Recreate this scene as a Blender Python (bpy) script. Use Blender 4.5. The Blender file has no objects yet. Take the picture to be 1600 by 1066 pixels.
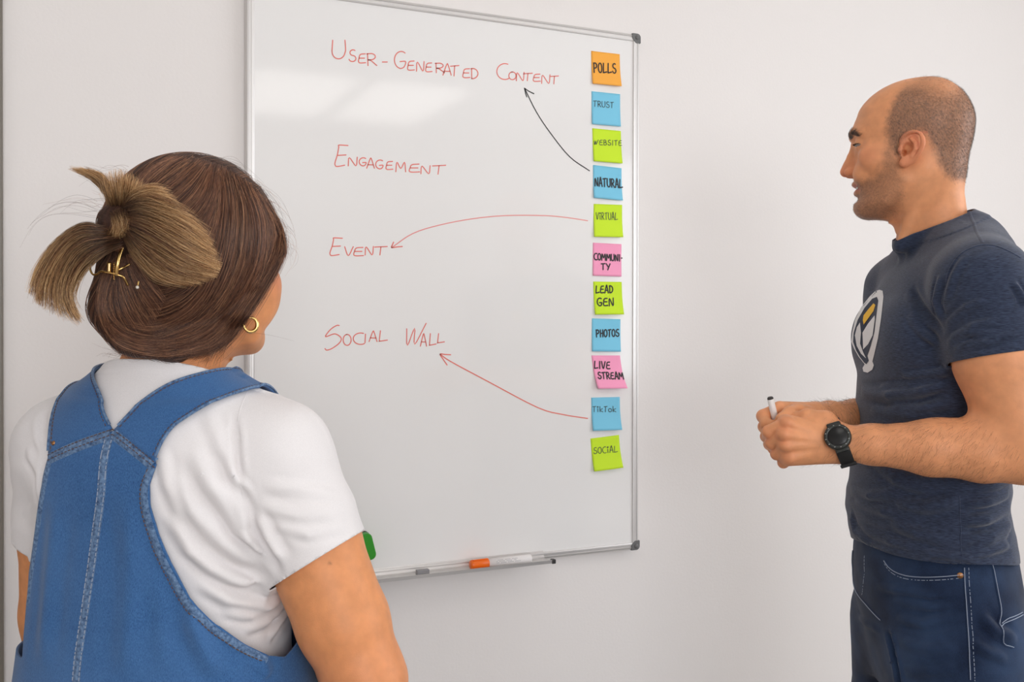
import bpy, bmesh, math, random
import numpy as np
from mathutils import Vector, Matrix, Euler

SC = bpy.context.scene
COL = SC.collection
PI = math.pi

# ------------------------------------------------------------------ camera
FPX = 1549.0                       # focal length in pixels of the 1600 px wide frame
YAW = math.radians(24.7)           # the camera looks to the right of the wall's normal
PITCH = math.atan(0.0065)
ROLL = 0.0012
SHIFT = -20.0 / 1600.0
CAM = Vector((0.0, -2.007, 1.40))
cd = bpy.data.cameras.new('camera')
cd.sensor_width = 36.0
cd.lens = 36.0 * FPX / 1600.0
cd.shift_y = SHIFT
cd.clip_start = 0.05
cam = bpy.data.objects.new('camera', cd)
COL.objects.link(cam)
cam.location = CAM
RCAM = (Matrix.Rotation(-YAW, 3, 'Z') @ Matrix.Rotation(PI / 2 - PITCH, 3, 'X') @ Matrix.Rotation(ROLL, 3, 'Z'))
cam.rotation_euler = RCAM.to_euler()
SC.camera = cam

# ------------------------------------------------------------------ world, lights, exposure
w = bpy.data.worlds.new('daylight')
SC.world = w
w.use_nodes = True
bg = w.node_tree.nodes['Background']
bg.inputs[0].default_value = (0.80, 0.90, 1.0, 1)
bg.inputs[1].default_value = 1.0
SC.view_settings.view_transform = 'Standard'
SC.view_settings.look = 'None'
SC.view_settings.gamma = 1.0
SC.view_settings.use_curve_mapping = False
SC.view_settings.exposure = -0.14
SC.cycles.max_bounces = 10
SC.cycles.diffuse_bounces = 6
SC.cycles.transparent_max_bounces = 12
SC.cycles.sample_clamp_indirect = 6.0


def area(name, loc, target, sx, sy, power, color):
    l = bpy.data.lights.new(name, 'AREA')
    l.shape = 'RECTANGLE'
    l.size = sx
    l.size_y = sy
    l.energy = power
    l.color = color
    o = bpy.data.objects.new(name, l)
    COL.objects.link(o)
    o.location = loc
    d = (Vector(target) - Vector(loc))
    o.rotation_euler = d.to_track_quat('-Z', 'Y').to_euler()
    return o


ROOM = dict(xl=-2.6, xr=3.3, yb=-5.2, h=2.80)
# daylight in the two window openings: one in the right wall, one in the back wall
area('window_daylight_right', (ROOM['xr'] + 0.16, -2.45, 1.75), (0, -2.45, 1.70), 2.9, 1.5, 46, (0.95, 0.97, 1.0))
area('window_daylight_back', (-0.15, ROOM['yb'] - 0.16, 1.75), (-0.15, 0, 1.70), 2.4, 1.5, 82, (0.97, 0.98, 1.0))
# the two ceiling panels
CEIL_LIGHTS = [(1.30, -4.1), (1.98, -4.1), (0.3, -1.6), (1.9, -1.6)]


# ------------------------------------------------------------------ small helpers
def lin(c):
    c = c / 255.0
    return c / 12.92 if c <= 0.04045 else ((c + 0.055) / 1.055) ** 2.4


def rgb(r, g, b):
    return (lin(r), lin(g), lin(b), 1.0)


def P(px, py, d):
    """view frame point (x right, y ahead, z up; metres from the camera's foot) seen at a photo pixel, d metres ahead"""
    v = RCAM @ Vector(((px - 800.0) / FPX, ((533.0 - py) + SHIFT * 1600.0) / FPX, -1.0))
    v = Matrix.Rotation(YAW, 3, 'Z') @ v
    v = v * (d / v.y)
    return np.array((v.x, v.y, v.z + CAM.z))


def V2W(v):
    c, s = math.cos(YAW), math.sin(YAW)
    return Vector((CAM.x + v[0] * c + v[1] * s, CAM.y - v[0] * s + v[1] * c, v[2]))


def on_wall(px, py, y=-0.02):
    """world point on the plane y = const seen at a photo pixel"""
    v = RCAM @ Vector(((px - 800.0) / FPX, ((533.0 - py) + SHIFT * 1600.0) / FPX, -1.0))
    t = (y - CAM.y) / v.y
    return CAM + v * t


def tag(o, label=None, cat=None, group=None, kind=None):
    if label: o['label'] = label
    if cat: o['category'] = cat
    if group: o['group'] = group
    if kind: o['kind'] = kind
    return o


def empty(name, loc=(0, 0, 0), rz=0.0, label=None, cat=None, group=None):
    o = bpy.data.objects.new(name, None)
    COL.objects.link(o)
    o.location = loc
    o.rotation_euler = (0, 0, rz)
    o.empty_display_size = 0.1
    return tag(o, label, cat, group)


def link_mesh(name, me, mat=None, parent=None, smooth=False):
    o = bpy.data.objects.new(name, me)
    COL.objects.link(o)
    if mat:
        for m in (mat if isinstance(mat, (list, tuple)) else [mat]):
            me.materials.append(m)
    if parent:
        o.parent = parent
    if smooth:
        me.polygons.foreach_set('use_smooth', np.ones(len(me.polygons), dtype=bool))
    return o


def from_arrays(name, V, F, mat=None, parent=None, smooth=True):
    """V (n,3); F list of index tuples or an (m,k) array"""
    me = bpy.data.meshes.new(name)
    V = np.asarray(V, dtype=np.float32)
    if isinstance(F, np.ndarray):
        k = F.shape[1]
        me.vertices.add(len(V))
        me.vertices.foreach_set('co', V.ravel())
        me.loops.add(F.size)
        me.loops.foreach_set('vertex_index', F.astype(np.int32).ravel())
        me.polygons.add(len(F))
        me.polygons.foreach_set('loop_start', np.arange(0, F.size, k, dtype=np.int32))
        me.update(calc_edges=True)
        me.validate()
    else:
        me.from_pydata([tuple(v) for v in V], [], F)
        me.update()
    return link_mesh(name, me, mat, parent, smooth)


def bm_obj(name, bm, mat=None, parent=None, smooth=False):
    me = bpy.data.meshes.new(name)
    bm.normal_update()
    bm.to_mesh(me)
    bm.free()
    return link_mesh(name, me, mat, parent, smooth)


def add_box(bm, c, s, bevel=0.0, seg=2, rot=None):
    r = bmesh.ops.create_cube(bm, size=1.0)
    vs = r['verts']
    bmesh.ops.scale(bm, vec=s, verts=vs)
    if bevel > 0:
        es = list({e for v in vs for e in v.link_edges})
        rb = bmesh.ops.bevel(bm, geom=es, offset=bevel, segments=seg, profile=0.5, affect='EDGES')
        vs = list({v for f in rb['faces'] for v in f.verts} | {v for v in vs if v.is_valid})
    if rot is not None:
        bmesh.ops.rotate(bm, cent=(0, 0, 0), matrix=rot, verts=vs)
    bmesh.ops.translate(bm, vec=c, verts=vs)
    return vs


def prism_x(bm, prof, x0, x1):
    """closed profile of (y,z) points swept along x"""
    a = [bm.verts.new((x0, y, z)) for y, z in prof]
    b = [bm.verts.new((x1, y, z)) for y, z in prof]
    n = len(prof)
    for i in range(n):
        bm.faces.new((a[i], a[(i + 1) % n], b[(i + 1) % n], b[i]))
    bm.faces.new(a[::-1]); bm.faces.new(b)
    bmesh.ops.recalc_face_normals(bm, faces=bm.faces)


def lathe(bm, prof, seg=24, mat=None):
    """profile of (r, h) revolved round local z, then moved by mat"""
    rings = []
    for r, h in prof:
        if r < 1e-6:
            rings.append([bm.verts.new((0, 0, h))])
        else:
            rings.append([bm.verts.new((r * math.cos(2 * PI * i / seg), r * math.sin(2 * PI * i / seg), h)) for i in range(seg)])
    for a, b in zip(rings[:-1], rings[1:]):
        for i in range(seg):
            j = (i + 1) % seg
            if len(a) == 1 and len(b) == 1: continue
            if len(a) == 1: bm.faces.new((a[0], b[j], b[i]))
            elif len(b) == 1: bm.faces.new((a[i], a[j], b[0]))
            else: bm.faces.new((a[i], a[j], b[j], b[i]))
    vs = [v for r in rings for v in r]
    if mat is not None:
        bmesh.ops.transform(bm, matrix=mat, verts=vs)
    bmesh.ops.recalc_face_normals(bm, faces=bm.faces)
    return vs


def catmull(pts, n=8, closed=False):
    pts = np.asarray(pts, dtype=float)
    m = len(pts)
    out = []
    rng = range(m) if closed else range(m - 1)
    for i in rng:
        if closed:
            p0, p1, p2, p3 = pts[(i - 1) % m], pts[i], pts[(i + 1) % m], pts[(i + 2) % m]
        else:
            p1, p2 = pts[i], pts[i + 1]
            p0 = pts[i - 1] if i > 0 else 2 * p1 - p2
            p3 = pts[i + 2] if i + 2 < m else 2 * p2 - p1
        for t in np.arange(n) / n:
            out.append(0.5 * ((2 * p1) + (-p0 + p2) * t + (2 * p0 - 5 * p1 + 4 * p2 - p3) * t * t + (-p0 + 3 * p1 - 3 * p2 + p3) * t ** 3))
    if not closed: out.append(pts[-1])
    return np.array(out)


def tube(bm, pts, r, seg=8, caps=True):
    """round tube along a polyline; r a number or one per point"""
    pts = [Vector(p) for p in pts]
    n = len(pts)
    rs = [r] * n if np.isscalar(r) else list(r)
    tang = []
    for i in range(n):
        t = pts[min(i + 1, n - 1)] - pts[max(i - 1, 0)]
        tang.append(t.normalized() if t.length > 1e-9 else Vector((0, 0, 1)))
    nrm = tang[0].orthogonal().normalized()
    rings = []
    for i in range(n):
        nrm = (nrm - tang[i] * nrm.dot(tang[i]))
        nrm = nrm.normalized() if nrm.length > 1e-9 else tang[i].orthogonal().normalized()
        bn = tang[i].cross(nrm)
        rings.append([bm.verts.new(pts[i] + (nrm * math.cos(2 * PI * k / seg) + bn * math.sin(2 * PI * k / seg)) * rs[i]) for k in range(seg)])
    for a, b in zip(rings[:-1], rings[1:]):
        for k in range(seg):
            bm.faces.new((a[k], a[(k + 1) % seg], b[(k + 1) % seg], b[k]))
    if caps:
        bm.faces.new(rings[0][::-1]); bm.faces.new(rings[-1])


# ------------------------------------------------------------------ materials
def mat(name, col, rough=0.5, metal=0.0, spec=0.5, coat=0.0, sss=0.0, bump=None, var=None, sheen=0.0):
    """bump = (scale, strength, distance); var = (scale, second colour, lo, hi)"""
    m = bpy.data.materials.new(name)
    m.use_nodes = True
    nt = m.node_tree
    b = nt.nodes['Principled BSDF']
    b.inputs['Base Color'].default_value = col
    b.inputs['Roughness'].default_value = rough
    b.inputs['Metallic'].default_value = metal
    b.inputs['Specular IOR Level'].default_value = spec
    b.inputs['Coat Weight'].default_value = coat
    b.inputs['Sheen Weight'].default_value = sheen
    if sss:
        b.inputs['Subsurface Weight'].default_value = sss
        b.inputs['Subsurface Radius'].default_value = (0.010, 0.004, 0.002)
        b.inputs['Subsurface Scale'].default_value = 1.0
    tc = nt.nodes.new('ShaderNodeTexCoord')
    if var:
        n = nt.nodes.new('ShaderNodeTexNoise')
        n.inputs['Scale'].default_value = var[0]
        n.inputs['Detail'].default_value = 4
        r = nt.nodes.new('ShaderNodeMapRange')
        r.inputs[1].default_value = var[2]; r.inputs[2].default_value = var[3]
        mx = nt.nodes.new('ShaderNodeMix'); mx.data_type = 'RGBA'
        mx.inputs[6].default_value = col; mx.inputs[7].default_value = var[1]
        nt.links.new(tc.outputs['Object'], n.inputs['Vector'])
        nt.links.new(n.outputs['Fac'], r.inputs[0])
        nt.links.new(r.outputs[0], mx.inputs[0])
        nt.links.new(mx.outputs[2], b.inputs['Base Color'])
    if bump:
        n = nt.nodes.new('ShaderNodeTexNoise')
        n.inputs['Scale'].default_value = bump[0]
        n.inputs['Detail'].default_value = 3
        bp = nt.nodes.new('ShaderNodeBump')
        bp.inputs['Strength'].default_value = bump[1]
        bp.inputs['Distance'].default_value = bump[2]
        nt.links.new(tc.outputs['Object'], n.inputs['Vector'])
        nt.links.new(n.outputs['Fac'], bp.inputs['Height'])
        nt.links.new(bp.outputs['Normal'], b.inputs['Normal'])
    return m


M_wall = mat('white_wall_paint', rgb(237, 232, 229), 0.75, bump=(160, 0.12, 0.002))
M_ceil = mat('ceiling_paint', rgb(240, 238, 235), 0.9)
M_floor = mat('grey_carpet', rgb(150, 146, 142), 0.95, var=(60, rgb(125, 121, 118), 0.35, 0.65), bump=(400, 0.4, 0.003))
M_board = mat('whiteboard_enamel', rgb(240, 238, 236), 0.065, spec=0.5)
M_alu = mat('brushed_aluminium', rgb(216, 213, 211), 0.36, metal=0.6, bump=(220, 0.05, 0.001))
M_cap = mat('grey_plastic', rgb(108, 108, 108), 0.45)
M_dark = mat('dark_plastic', rgb(52, 50, 50), 0.45)
M_trim = mat('dark_door_frame_paint', rgb(116, 109, 99), 0.4)
M_red = mat('red_marker_ink', rgb(232, 120, 108), 0.6)
M_redpale = mat('pale_red_marker_ink', rgb(234, 150, 144), 0.6)
M_black = mat('black_marker_ink', rgb(38, 36, 38), 0.6)
M_inkthin = mat('fine_pen_ink', rgb(62, 74, 70), 0.7)
M_base = mat('white_baseboard_paint', rgb(235, 233, 230), 0.5)


# ================================================================== the room
def wall_panel(name, x0, x1, y0, y1, z0, z1, m=M_wall):
    bm = bmesh.new()
    add_box(bm, ((x0 + x1) / 2, (y0 + y1) / 2, (z0 + z1) / 2), (x1 - x0, y1 - y0, z1 - z0))
    return tag(bm_obj(name, bm, m), kind='structure')


def wall_with_window(name, axis, pos0, pos1, a0, a1, z1, w0, w1, wz0, wz1):
    """a wall along x or y with one rectangular opening"""
    bm = bmesh.new()
    for (s0, s1, t0, t1) in ((a0, w0, 0, z1), (w1, a1, 0, z1), (w0, w1, 0, wz0), (w0, w1, wz1, z1)):
        if axis == 'x':
            add_box(bm, ((s0 + s1) / 2, (pos0 + pos1) / 2, (t0 + t1) / 2), (s1 - s0, pos1 - pos0, t1 - t0))
        else:
            add_box(bm, ((pos0 + pos1) / 2, (s0 + s1) / 2, (t0 + t1) / 2), (pos1 - pos0, s1 - s0, t1 - t0))
    return tag(bm_obj(name, bm, M_wall), kind='structure')


XL, XR, YB, RH = ROOM['xl'], ROOM['xr'], ROOM['yb'], ROOM['h']
DX0, DX1 = -1.05, -0.165          # door opening in the front wall, at the left edge of the photograph
bm = bmesh.new()
add_box(bm, ((XL + DX0) / 2, 0.06, RH / 2), (DX0 - XL, 0.12, RH))
add_box(bm, ((DX1 + XR) / 2, 0.06, RH / 2), (XR - DX1, 0.12, RH))
add_box(bm, ((DX0 + DX1) / 2, 0.06, (2.2 + RH) / 2), (DX1 - DX0, 0.12, RH - 2.2))
tag(bm_obj('wall_front', bm, M_wall), kind='structure')
wall_panel('wall_left', XL - 0.12, XL, YB, 0.0, 0, RH)
wall_with_window('wall_right', 'y', XR, XR + 0.12, YB, 0.0, RH, -3.9, -1.0, 1.0, 2.5)
wall_with_window('wall_back', 'x', YB - 0.12, YB, XL, XR, RH, -1.35, 1.05, 1.0, 2.5)
wall_panel('floor', XL - 0.12, XR + 0.12, YB - 0.12, 0.12, -0.1, 0.0, M_floor)
wall_panel('ceiling', XL - 0.12, XR + 0.12, YB - 0.12, 0.12, RH, RH + 0.1, M_ceil)
wall_panel('baseboard_front', DX1 + 0.075, XR, -0.012, 0.0, 0.0, 0.08, M_base)
wall_panel('baseboard_left', XL, XL + 0.012, YB, 0.0, 0.0, 0.08, M_base)
wall_panel('baseboard_right', XR - 0.012, XR, YB, -0.012, 0.0, 0.08, M_base)
# door frame whose edge shows along the left border
tx = on_wall(4.6, 500, -0.02).x
bm = bmesh.new()
add_box(bm, ((DX1 + tx) / 2, -0.009, 1.12), (tx - DX1, 0.018, 2.24), 0.003)
add_box(bm, (DX0 - 0.035, -0.009, 1.12), (0.07, 0.018, 2.24), 0.003)
add_box(bm, ((DX0 + DX1) / 2, -0.009, 2.22), (DX1 - DX0, 0.018, 0.07), 0.003)
tag(bm_obj('trim_1', bm, M_trim), kind='structure')
bm = bmesh.new()
add_box(bm, ((DX0 + DX1) / 2, 0.045, 1.095), (DX1 - DX0 - 0.006, 0.04, 2.18), 0.003)
door = tag(bm_obj('door_1', bm, mat('door_paint', rgb(120, 114, 104), 0.45)), kind='structure')
bm = bmesh.new()
tube(bm, [(DX0 + 0.08, 0.03, 1.02), (DX0 + 0.08, -0.03, 1.02), (DX0 + 0.2, -0.03, 1.02)], 0.009, 12)
bm_obj('door_handle', bm, M_alu, door, True)


def window_frame(name, axis, pos, a0, a1, z0, z1):
    bm = bmesh.new()
    t = 0.05
    mid = (a0 + a1) / 2
    bars = [(a0, a0 + t, z0, z1), (a1 - t, a1, z0, z1), (a0, a1, z0, z0 + t), (a0, a1, z1 - t, z1), (mid - t / 2, mid + t / 2, z0, z1)]
    for (s0, s1, u0, u1) in bars:
        c, s = ((s0 + s1) / 2, pos, (u0 + u1) / 2), (s1 - s0, 0.05, u1 - u0)
        if axis == 'y':
            c, s = (c[1], c[0], c[2]), (s[1], s[0], s[2])
        add_box(bm, c, s)
    return tag(bm_obj(name, bm, M_base), kind='structure')


window_frame('window_1', 'y', XR + 0.08, -3.9, -1.0, 1.0, 2.5)
window_frame('window_2', 'x', YB - 0.08, -1.35, 1.05, 1.0, 2.5)

M_lamp = bpy.data.materials.new('lamp_diffuser')
M_lamp.use_nodes = True
_b = M_lamp.node_tree.nodes['Principled BSDF']
_b.inputs['Emission Color'].default_value = (1.0, 0.96, 0.91, 1)
_b.inputs['Emission Strength'].default_value = 3.4
for i, (lx, ly) in enumerate(CEIL_LIGHTS):
    e = empty('ceiling_light', (lx, ly, RH), 0,
              ['long flat ceiling panel light, left one of the pair at the back',
               'long flat ceiling panel light, right one of the pair at the back',
               'square flat ceiling panel light above the woman',
               'square flat ceiling panel light above the man'][i], 'ceiling light', 'ceiling panel lights')
    bm = bmesh.new()
    Ly = 1.2 if i < 2 else 0.6
    for sx, sy, w_, d_ in ((-0.295, 0, 0.01, Ly), (0.295, 0, 0.01, Ly), (0, -Ly / 2 + 0.005, 0.58, 0.01), (0, Ly / 2 - 0.005, 0.58, 0.01)):
        add_box(bm, (sx, sy, -0.01), (w_, d_, 0.02))
    bm_obj('frame', bm, M_base, e)
    bm = bmesh.new()
    add_box(bm, (0, 0, -0.006), (0.578, Ly - 0.022, 0.01))
    bm_obj('diffuser', bm, M_lamp, e)

# ================================================================== the whiteboard
BX0, BX1, BZ0, BZ1 = 0.3395, 1.2395, 0.868, 2.0705
YS = -0.020                       # writing surface
board = empty('whiteboard', ((BX0 + BX1) / 2, 0, BZ0), 0,
              'large white dry-erase board with slim metal frame and red handwriting hung on the wall', 'whiteboard')
BO = Vector(board.location)
T_ = 0.016


def bpart(name, bm, m, smooth=False, label=None):
    bmesh.ops.translate(bm, vec=-BO, verts=bm.verts)
    o = bm_obj(name, bm, m, board, smooth)
    if label: o['label'] = label
    return o


bm = bmesh.new()
add_box(bm, ((BX0 + BX1) / 2, (YS - 0.004) / 2 + 0.0, (BZ0 + BZ1) / 2), (BX1 - BX0 - 2 * T_ + 0.004, abs(YS) - 0.004, BZ1 - BZ0 - 2 * T_ + 0.004))
bmesh.ops.translate(bm, vec=(0, -0.000, 0), verts=bm.verts)
for v in bm.verts:
    v.co.y = YS if v.co.y < -0.01 else -0.004
bpart('writing_surface', bm, M_board)
# frame rails: a raised C profile with a groove, cross-section (distance inwards, y)
RAIL = [(0.0, -0.002), (0.0, -0.021), (0.002, -0.0235), (0.0055, -0.0245), (0.0065, -0.0235), (0.0085, -0.0235), (0.0095, -0.0245), (0.013, -0.0245), (0.0155, -0.0235), (T_, -0.0205), (T_, -0.002)]


def rail(side):
    bm = bmesh.new()
    m_ = 0.012
    ends = []
    for t in (0, 1):
        vs = []
        for d, y in RAIL:
            if side == 'left': p = (BX0 + d, y, (BZ0 + m_, BZ1 - m_)[t])
            if side == 'right': p = (BX1 - d, y, (BZ0 + m_, BZ1 - m_)[t])
            if side == 'top': p = ((BX0 + m_, BX1 - m_)[t], y, BZ1 - d)
            if side == 'bottom': p = ((BX0 + m_, BX1 - m_)[t], y, BZ0 + d)
            vs.append(bm.verts.new(p))
        ends.append(vs)
    n = len(RAIL)
    for i in range(n):
        bm.faces.new((ends[0][i], ends[0][(i + 1) % n], ends[1][(i + 1) % n], ends[1][i]))
    bm.faces.new(ends[0]); bm.faces.new(ends[1][::-1])
    bmesh.ops.recalc_face_normals(bm, faces=bm.faces)
    return bm


for s in ('left', 'right', 'top', 'bottom'):
    bpart('frame_rail', rail(s), M_alu)
for cx, sx in ((BX0, 1), (BX1, -1)):
    for cz, sz in ((BZ0, 1), (BZ1, -1)):
        bm = bmesh.new()
        e_ = 0.0015
        a = 0.020
        out = [(-e_, a), (a, a - 0.002), (a, -e_)]
        pts = [(a, a * 0.55), (a * 0.55, a), (-e_, a)]
        for k in range(7):
            t = PI + k / 6 * PI / 2
            pts.append((0.009 - e_ + 0.009 * math.cos(t), 0.009 - e_ + 0.009 * math.sin(t)))
        pts.append((a, -e_))
        f0 = [bm.verts.new((cx + sx * p[0], -0.001, cz + sz * p[1])) for p in pts]
        f1 = [bm.verts.new((cx + sx * p[0], -0.0262, cz + sz * p[1])) for p in pts]
        n = len(pts)
        for i in range(n):
            bm.faces.new((f0[i], f0[(i + 1) % n], f1[(i + 1) % n], f1[i]))
        bm.faces.new(f0); bm.faces.new(f1[::-1])
        bmesh.ops.recalc_face_normals(bm, faces=bm.faces)
        cap_ = bpart('corner_cap', bm, M_cap)
        bm = bmesh.new()
        lathe(bm, [(0.0, 0.0035), (0.003, 0.0032), (0.0055, 0.0015), (0.0065, -0.002)], 20,
              Matrix.Translation(Vector((cx + sx * 0.0075, -0.0262, cz + sz * 0.0075)) - BO) @ Matrix.Rotation(PI / 2, 4, 'X'))
        bm_obj('screw_cover', bm, M_cap, cap_, True)

# pen tray clipped under the bottom rail
TRX0, TRX1 = on_wall(420, 915, -0.03).x, on_wall(861, 878, -0.06).x
trz = BZ0 + 0.005
bm = bmesh.new()
prism_x(bm, [(-0.019, trz + 0.014), (-0.0205, trz + 0.014), (-0.0265, trz + 0.0005), (-0.0265, trz - 0.001), (-0.066, trz - 0.001), (-0.069, trz + 0.004), (-0.0705, trz + 0.004),
             (-0.0695, trz - 0.0035), (-0.066, trz - 0.0045), (-0.024, trz - 0.003), (-0.019, trz + 0.002)], TRX0, TRX1)
tray = bpart('pen_tray', bm, M_alu)
for ex in (TRX1 + 0.002, TRX0 - 0.002):
    bm = bmesh.new()
    add_box(bm, (ex, -0.066, trz), (0.009, 0.012, 0.0095), 0.0015)
    bmesh.ops.translate(bm, vec=-BO, verts=bm.verts)
    bm_obj('tray_end_cap', bm, M_dark, tray)
gx0, gx1 = on_wall(649, 893, -0.045).x, on_wall(668, 891, -0.045).x
bm = bmesh.new()
add_box(bm, ((gx0 + gx1) / 2, -0.052, trz + 0.004), (gx1 - gx0, 0.012, 0.011), 0.001)
bmesh.ops.translate(bm, vec=-BO, verts=bm.verts)
bm_obj('tray_clip', bm, mat('clip_grey', rgb(140, 138, 140), 0.5), tray)


# ------------------------------------------------------------------ handwriting: a one-stroke alphabet in a unit box
def arc(cx, cy, rx, ry, a0, a1, n=12):
    return [(cx + rx * math.cos(math.radians(a0 + (a1 - a0) * i / n)), cy + ry * math.sin(math.radians(a0 + (a1 - a0) * i / n))) for i in range(n + 1)]


LET = {
    'A': [[(0.0, 0), (0.45, 1), (0.62, 0.98), (1.0, 0)], [(0.15, 0.38), (0.85, 0.36)]],
    'B': [[(0.1, 0), (0.1, 1)], [(0.1, 1)] + arc(0.35, 0.76, 0.45, 0.24, 90, -90) + [(0.1, 0.52)] + arc(0.4, 0.26, 0.55, 0.26, 90, -90) + [(0.1, 0)]],
    'C': [arc(0.72, 0.5, 0.72, 0.5, 68, 300, 16)],
    'D': [[(0.12, 0.0), (0.1, 1.0)], [(0.0, 0.97)] + arc(0.2, 0.5, 0.8, 0.5, 80, -86, 14) + [(0.1, 0.02)]],
    'E': [[(0.95, 0.97), (0.3, 0.9), (0.12, 0.5), (0.05, 0.15), (0.3, 0.02), (1.0, 0.05)], [(0.15, 0.52), (0.85, 0.52)]],
    'F': [[(0.1, 0), (0.1, 1), (0.95, 1)], [(0.1, 0.5), (0.75, 0.5)]],
    'G': [arc(0.6, 0.5, 0.6, 0.5, 55, 270, 14) + [(0.85, 0.08), (1.0, 0.3), (0.95, 0.42), (0.5, 0.4)]],
    'H': [[(0.1, 0), (0.1, 1)], [(0.9, 0), (0.9, 1)], [(0.1, 0.5), (0.9, 0.5)]],
    'I': [[(0.45, 0), (0.55, 1)]],
    'K': [[(0.1, 0), (0.1, 1)], [(0.9, 1), (0.15, 0.45), (0.95, 0)]],
    'L': [[(0.18, 1), (0.05, 0.05), (0.1, 0.0), (1.0, 0.1)]],
    'M': [[(0.0, 0), (0.12, 1), (0.5, 0.35), (0.88, 1), (1.0, 0)]],
    'N': [[(0.0, 0), (0.12, 0.95), (0.85, 0.0), (1.0, 1)]],
    'O': [arc(0.5, 0.5, 0.5, 0.5, 95, 460, 20)],
    'P': [[(0.12, 0), (0.08, 1)], [(0.0, 0.98)] + arc(0.35, 0.73, 0.55, 0.27, 80, -90) + [(0.1, 0.45)]],
    'R': [[(0.12, 0), (0.08, 1)], [(0.0, 0.97)] + arc(0.4, 0.74, 0.45, 0.26, 85, -90) + [(0.12, 0.46), (0.4, 0.42), (1.0, 0.0)]],
    'S': [arc(0.58, 0.76, 0.42, 0.24, 50, 250, 12) + arc(0.5, 0.26, 0.48, 0.26, 85, -165, 14)],
    'T': [[(0.0, 0.93), (1.0, 1.0)], [(0.5, 0.97), (0.42, 0)]],
    'U': [[(0.05, 1), (0.0, 0.45)] + arc(0.48, 0.4, 0.48, 0.4, 180, 350, 10) + [(1.0, 0.5), (0.95, 1)]],
    'V': [[(0.0, 1), (0.42, 0), (1.0, 1)]],
    'W': [[(0.02, 0.75), (0.05, 0.0), (0.42, 0.78), (0.42, 0.05), (1.0, 1)]],
    'Y': [[(0.0, 1), (0.48, 0.5)], [(1.0, 1), (0.35, 0)]],
    '-': [[(0, 0.5), (1, 0.52)]],
    'i': [[(0.5, 0), (0.5, 0.6)], arc(0.5, 0.9, 0.35, 0.09, 0, 360, 8)],
    'k': [[(0.1, 0), (0.1, 1)], [(0.9, 0.6), (0.15, 0.3), (0.95, 0)]],
    'c': [arc(0.6, 0.35, 0.6, 0.35, 60, 300, 10)],
    'o': [arc(0.5, 0.3, 0.5, 0.3, 90, 450, 14)],
    '·': [[(0.3, 0.5), (0.7, 0.5)]],
    # wide first letter of a heading
    'Z': [[(0.85, 1.0), (0.7, 1.0), (0.35, 0.85), (0.05, 0.6), (0.1, 0.55), (0.55, 0.66), (0.85, 0.58), (0.98, 0.45), (0.85, 0.28), (0.45, 0.08), (0.12, 0.0), (0.0, 0.06)]],
    'X': [[(1.0, 0.98), (0.32, 1.0), (0.3, 0.9), (0.2, 0.55), (0.02, 0.18), (0.05, 0.04), (0.2, 0.0), (0.75, 0.06)], [(0.25, 0.52), (0.85, 0.54)]],
}


def strokes_in_box(ch, x0, y0, x1, y1):
    """letter strokes as photo pixel polylines; y0 top, y1 bottom"""
    out = []
    for s in LET[ch]:
        out.append([(x0 + (x1 - x0) * a, y1 + (y0 - y1) * b) for a, b in s])
    return out


def ribbon(bm, pts, w, place):
    """flat pen stroke: pts in 2D metres, place(a, b) -> 3D"""
    p = np.asarray(pts, dtype=float)
    if len(p) > 2:
        p = catmull(p, 4)
    keep = [0]
    for i in range(1, len(p)):
        if np.linalg.norm(p[i] - p[keep[-1]]) > 2e-4: keep.append(i)
    p = p[keep]
    if len(p) < 2: return
    n = len(p)
    L, R = [], []
    for i in range(n):
        t = p[min(i + 1, n - 1)] - p[max(i - 1, 0)]
        t = t / (np.linalg.norm(t) + 1e-12)
        nn = np.array((-t[1], t[0])) * w / 2
        L.append(bm.verts.new(place(*(p[i] + nn)))); R.append(bm.verts.new(place(*(p[i] - nn))))
    for i in range(n - 1):
        bm.faces.new((R[i], R[i + 1], L[i + 1], L[i]))
    for c, l, r, sgn in ((p[0], L[0], R[0], -1), (p[-1], L[-1], R[-1], 1)):
        t = (p[1] - p[0]) if sgn < 0 else (p[-1] - p[-2])
        ang = math.atan2(t[1], t[0])
        fan = [bm.verts.new(place(c[0] + w / 2 * math.cos(ang + sgn * (PI / 2 - k * PI / 6) + (0 if sgn > 0 else PI + 0)), c[1] + w / 2 * math.sin(ang + sgn * (PI / 2 - k * PI / 6) + (0 if sgn > 0 else PI)))) for k in range(1, 6)]
        try:
            bm.faces.new(([l] + fan + [r]) if sgn > 0 else ([l] + fan + [r]))
        except ValueError:
            pass


def board_write(name, letters, x0=0, y0=0, sc=1.0, w=0.0022, m=M_red, label=None, extra=None):
    """letters: list of (char, box) in zoom-crop units"""
    bm = bmesh.new()
    strokes = []
    for ch, (a, b, c, d) in letters:
        strokes += strokes_in_box(ch, x0 + a / sc, y0 + b / sc, x0 + c / sc, y0 + d / sc)
    for s in (extra or []):
        strokes.append(s)
    for s in strokes:
        pts = []
        for px, py in s:
            q = on_wall(px, py, YS)
            pts.append((q.x, q.z))
        ribbon(bm, pts, w, lambda a, b: Vector((a, YS - 0.0004, b)) - BO)
    o = bm_obj(name, bm, m, board)
    if label: o['label'] = label
    return o


def chars(s, boxes):
    """boxes: (left, right, top, bottom)"""
    return [(c, (b[0], b[2], b[1], b[3])) for c, b in zip(s, boxes)]


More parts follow.
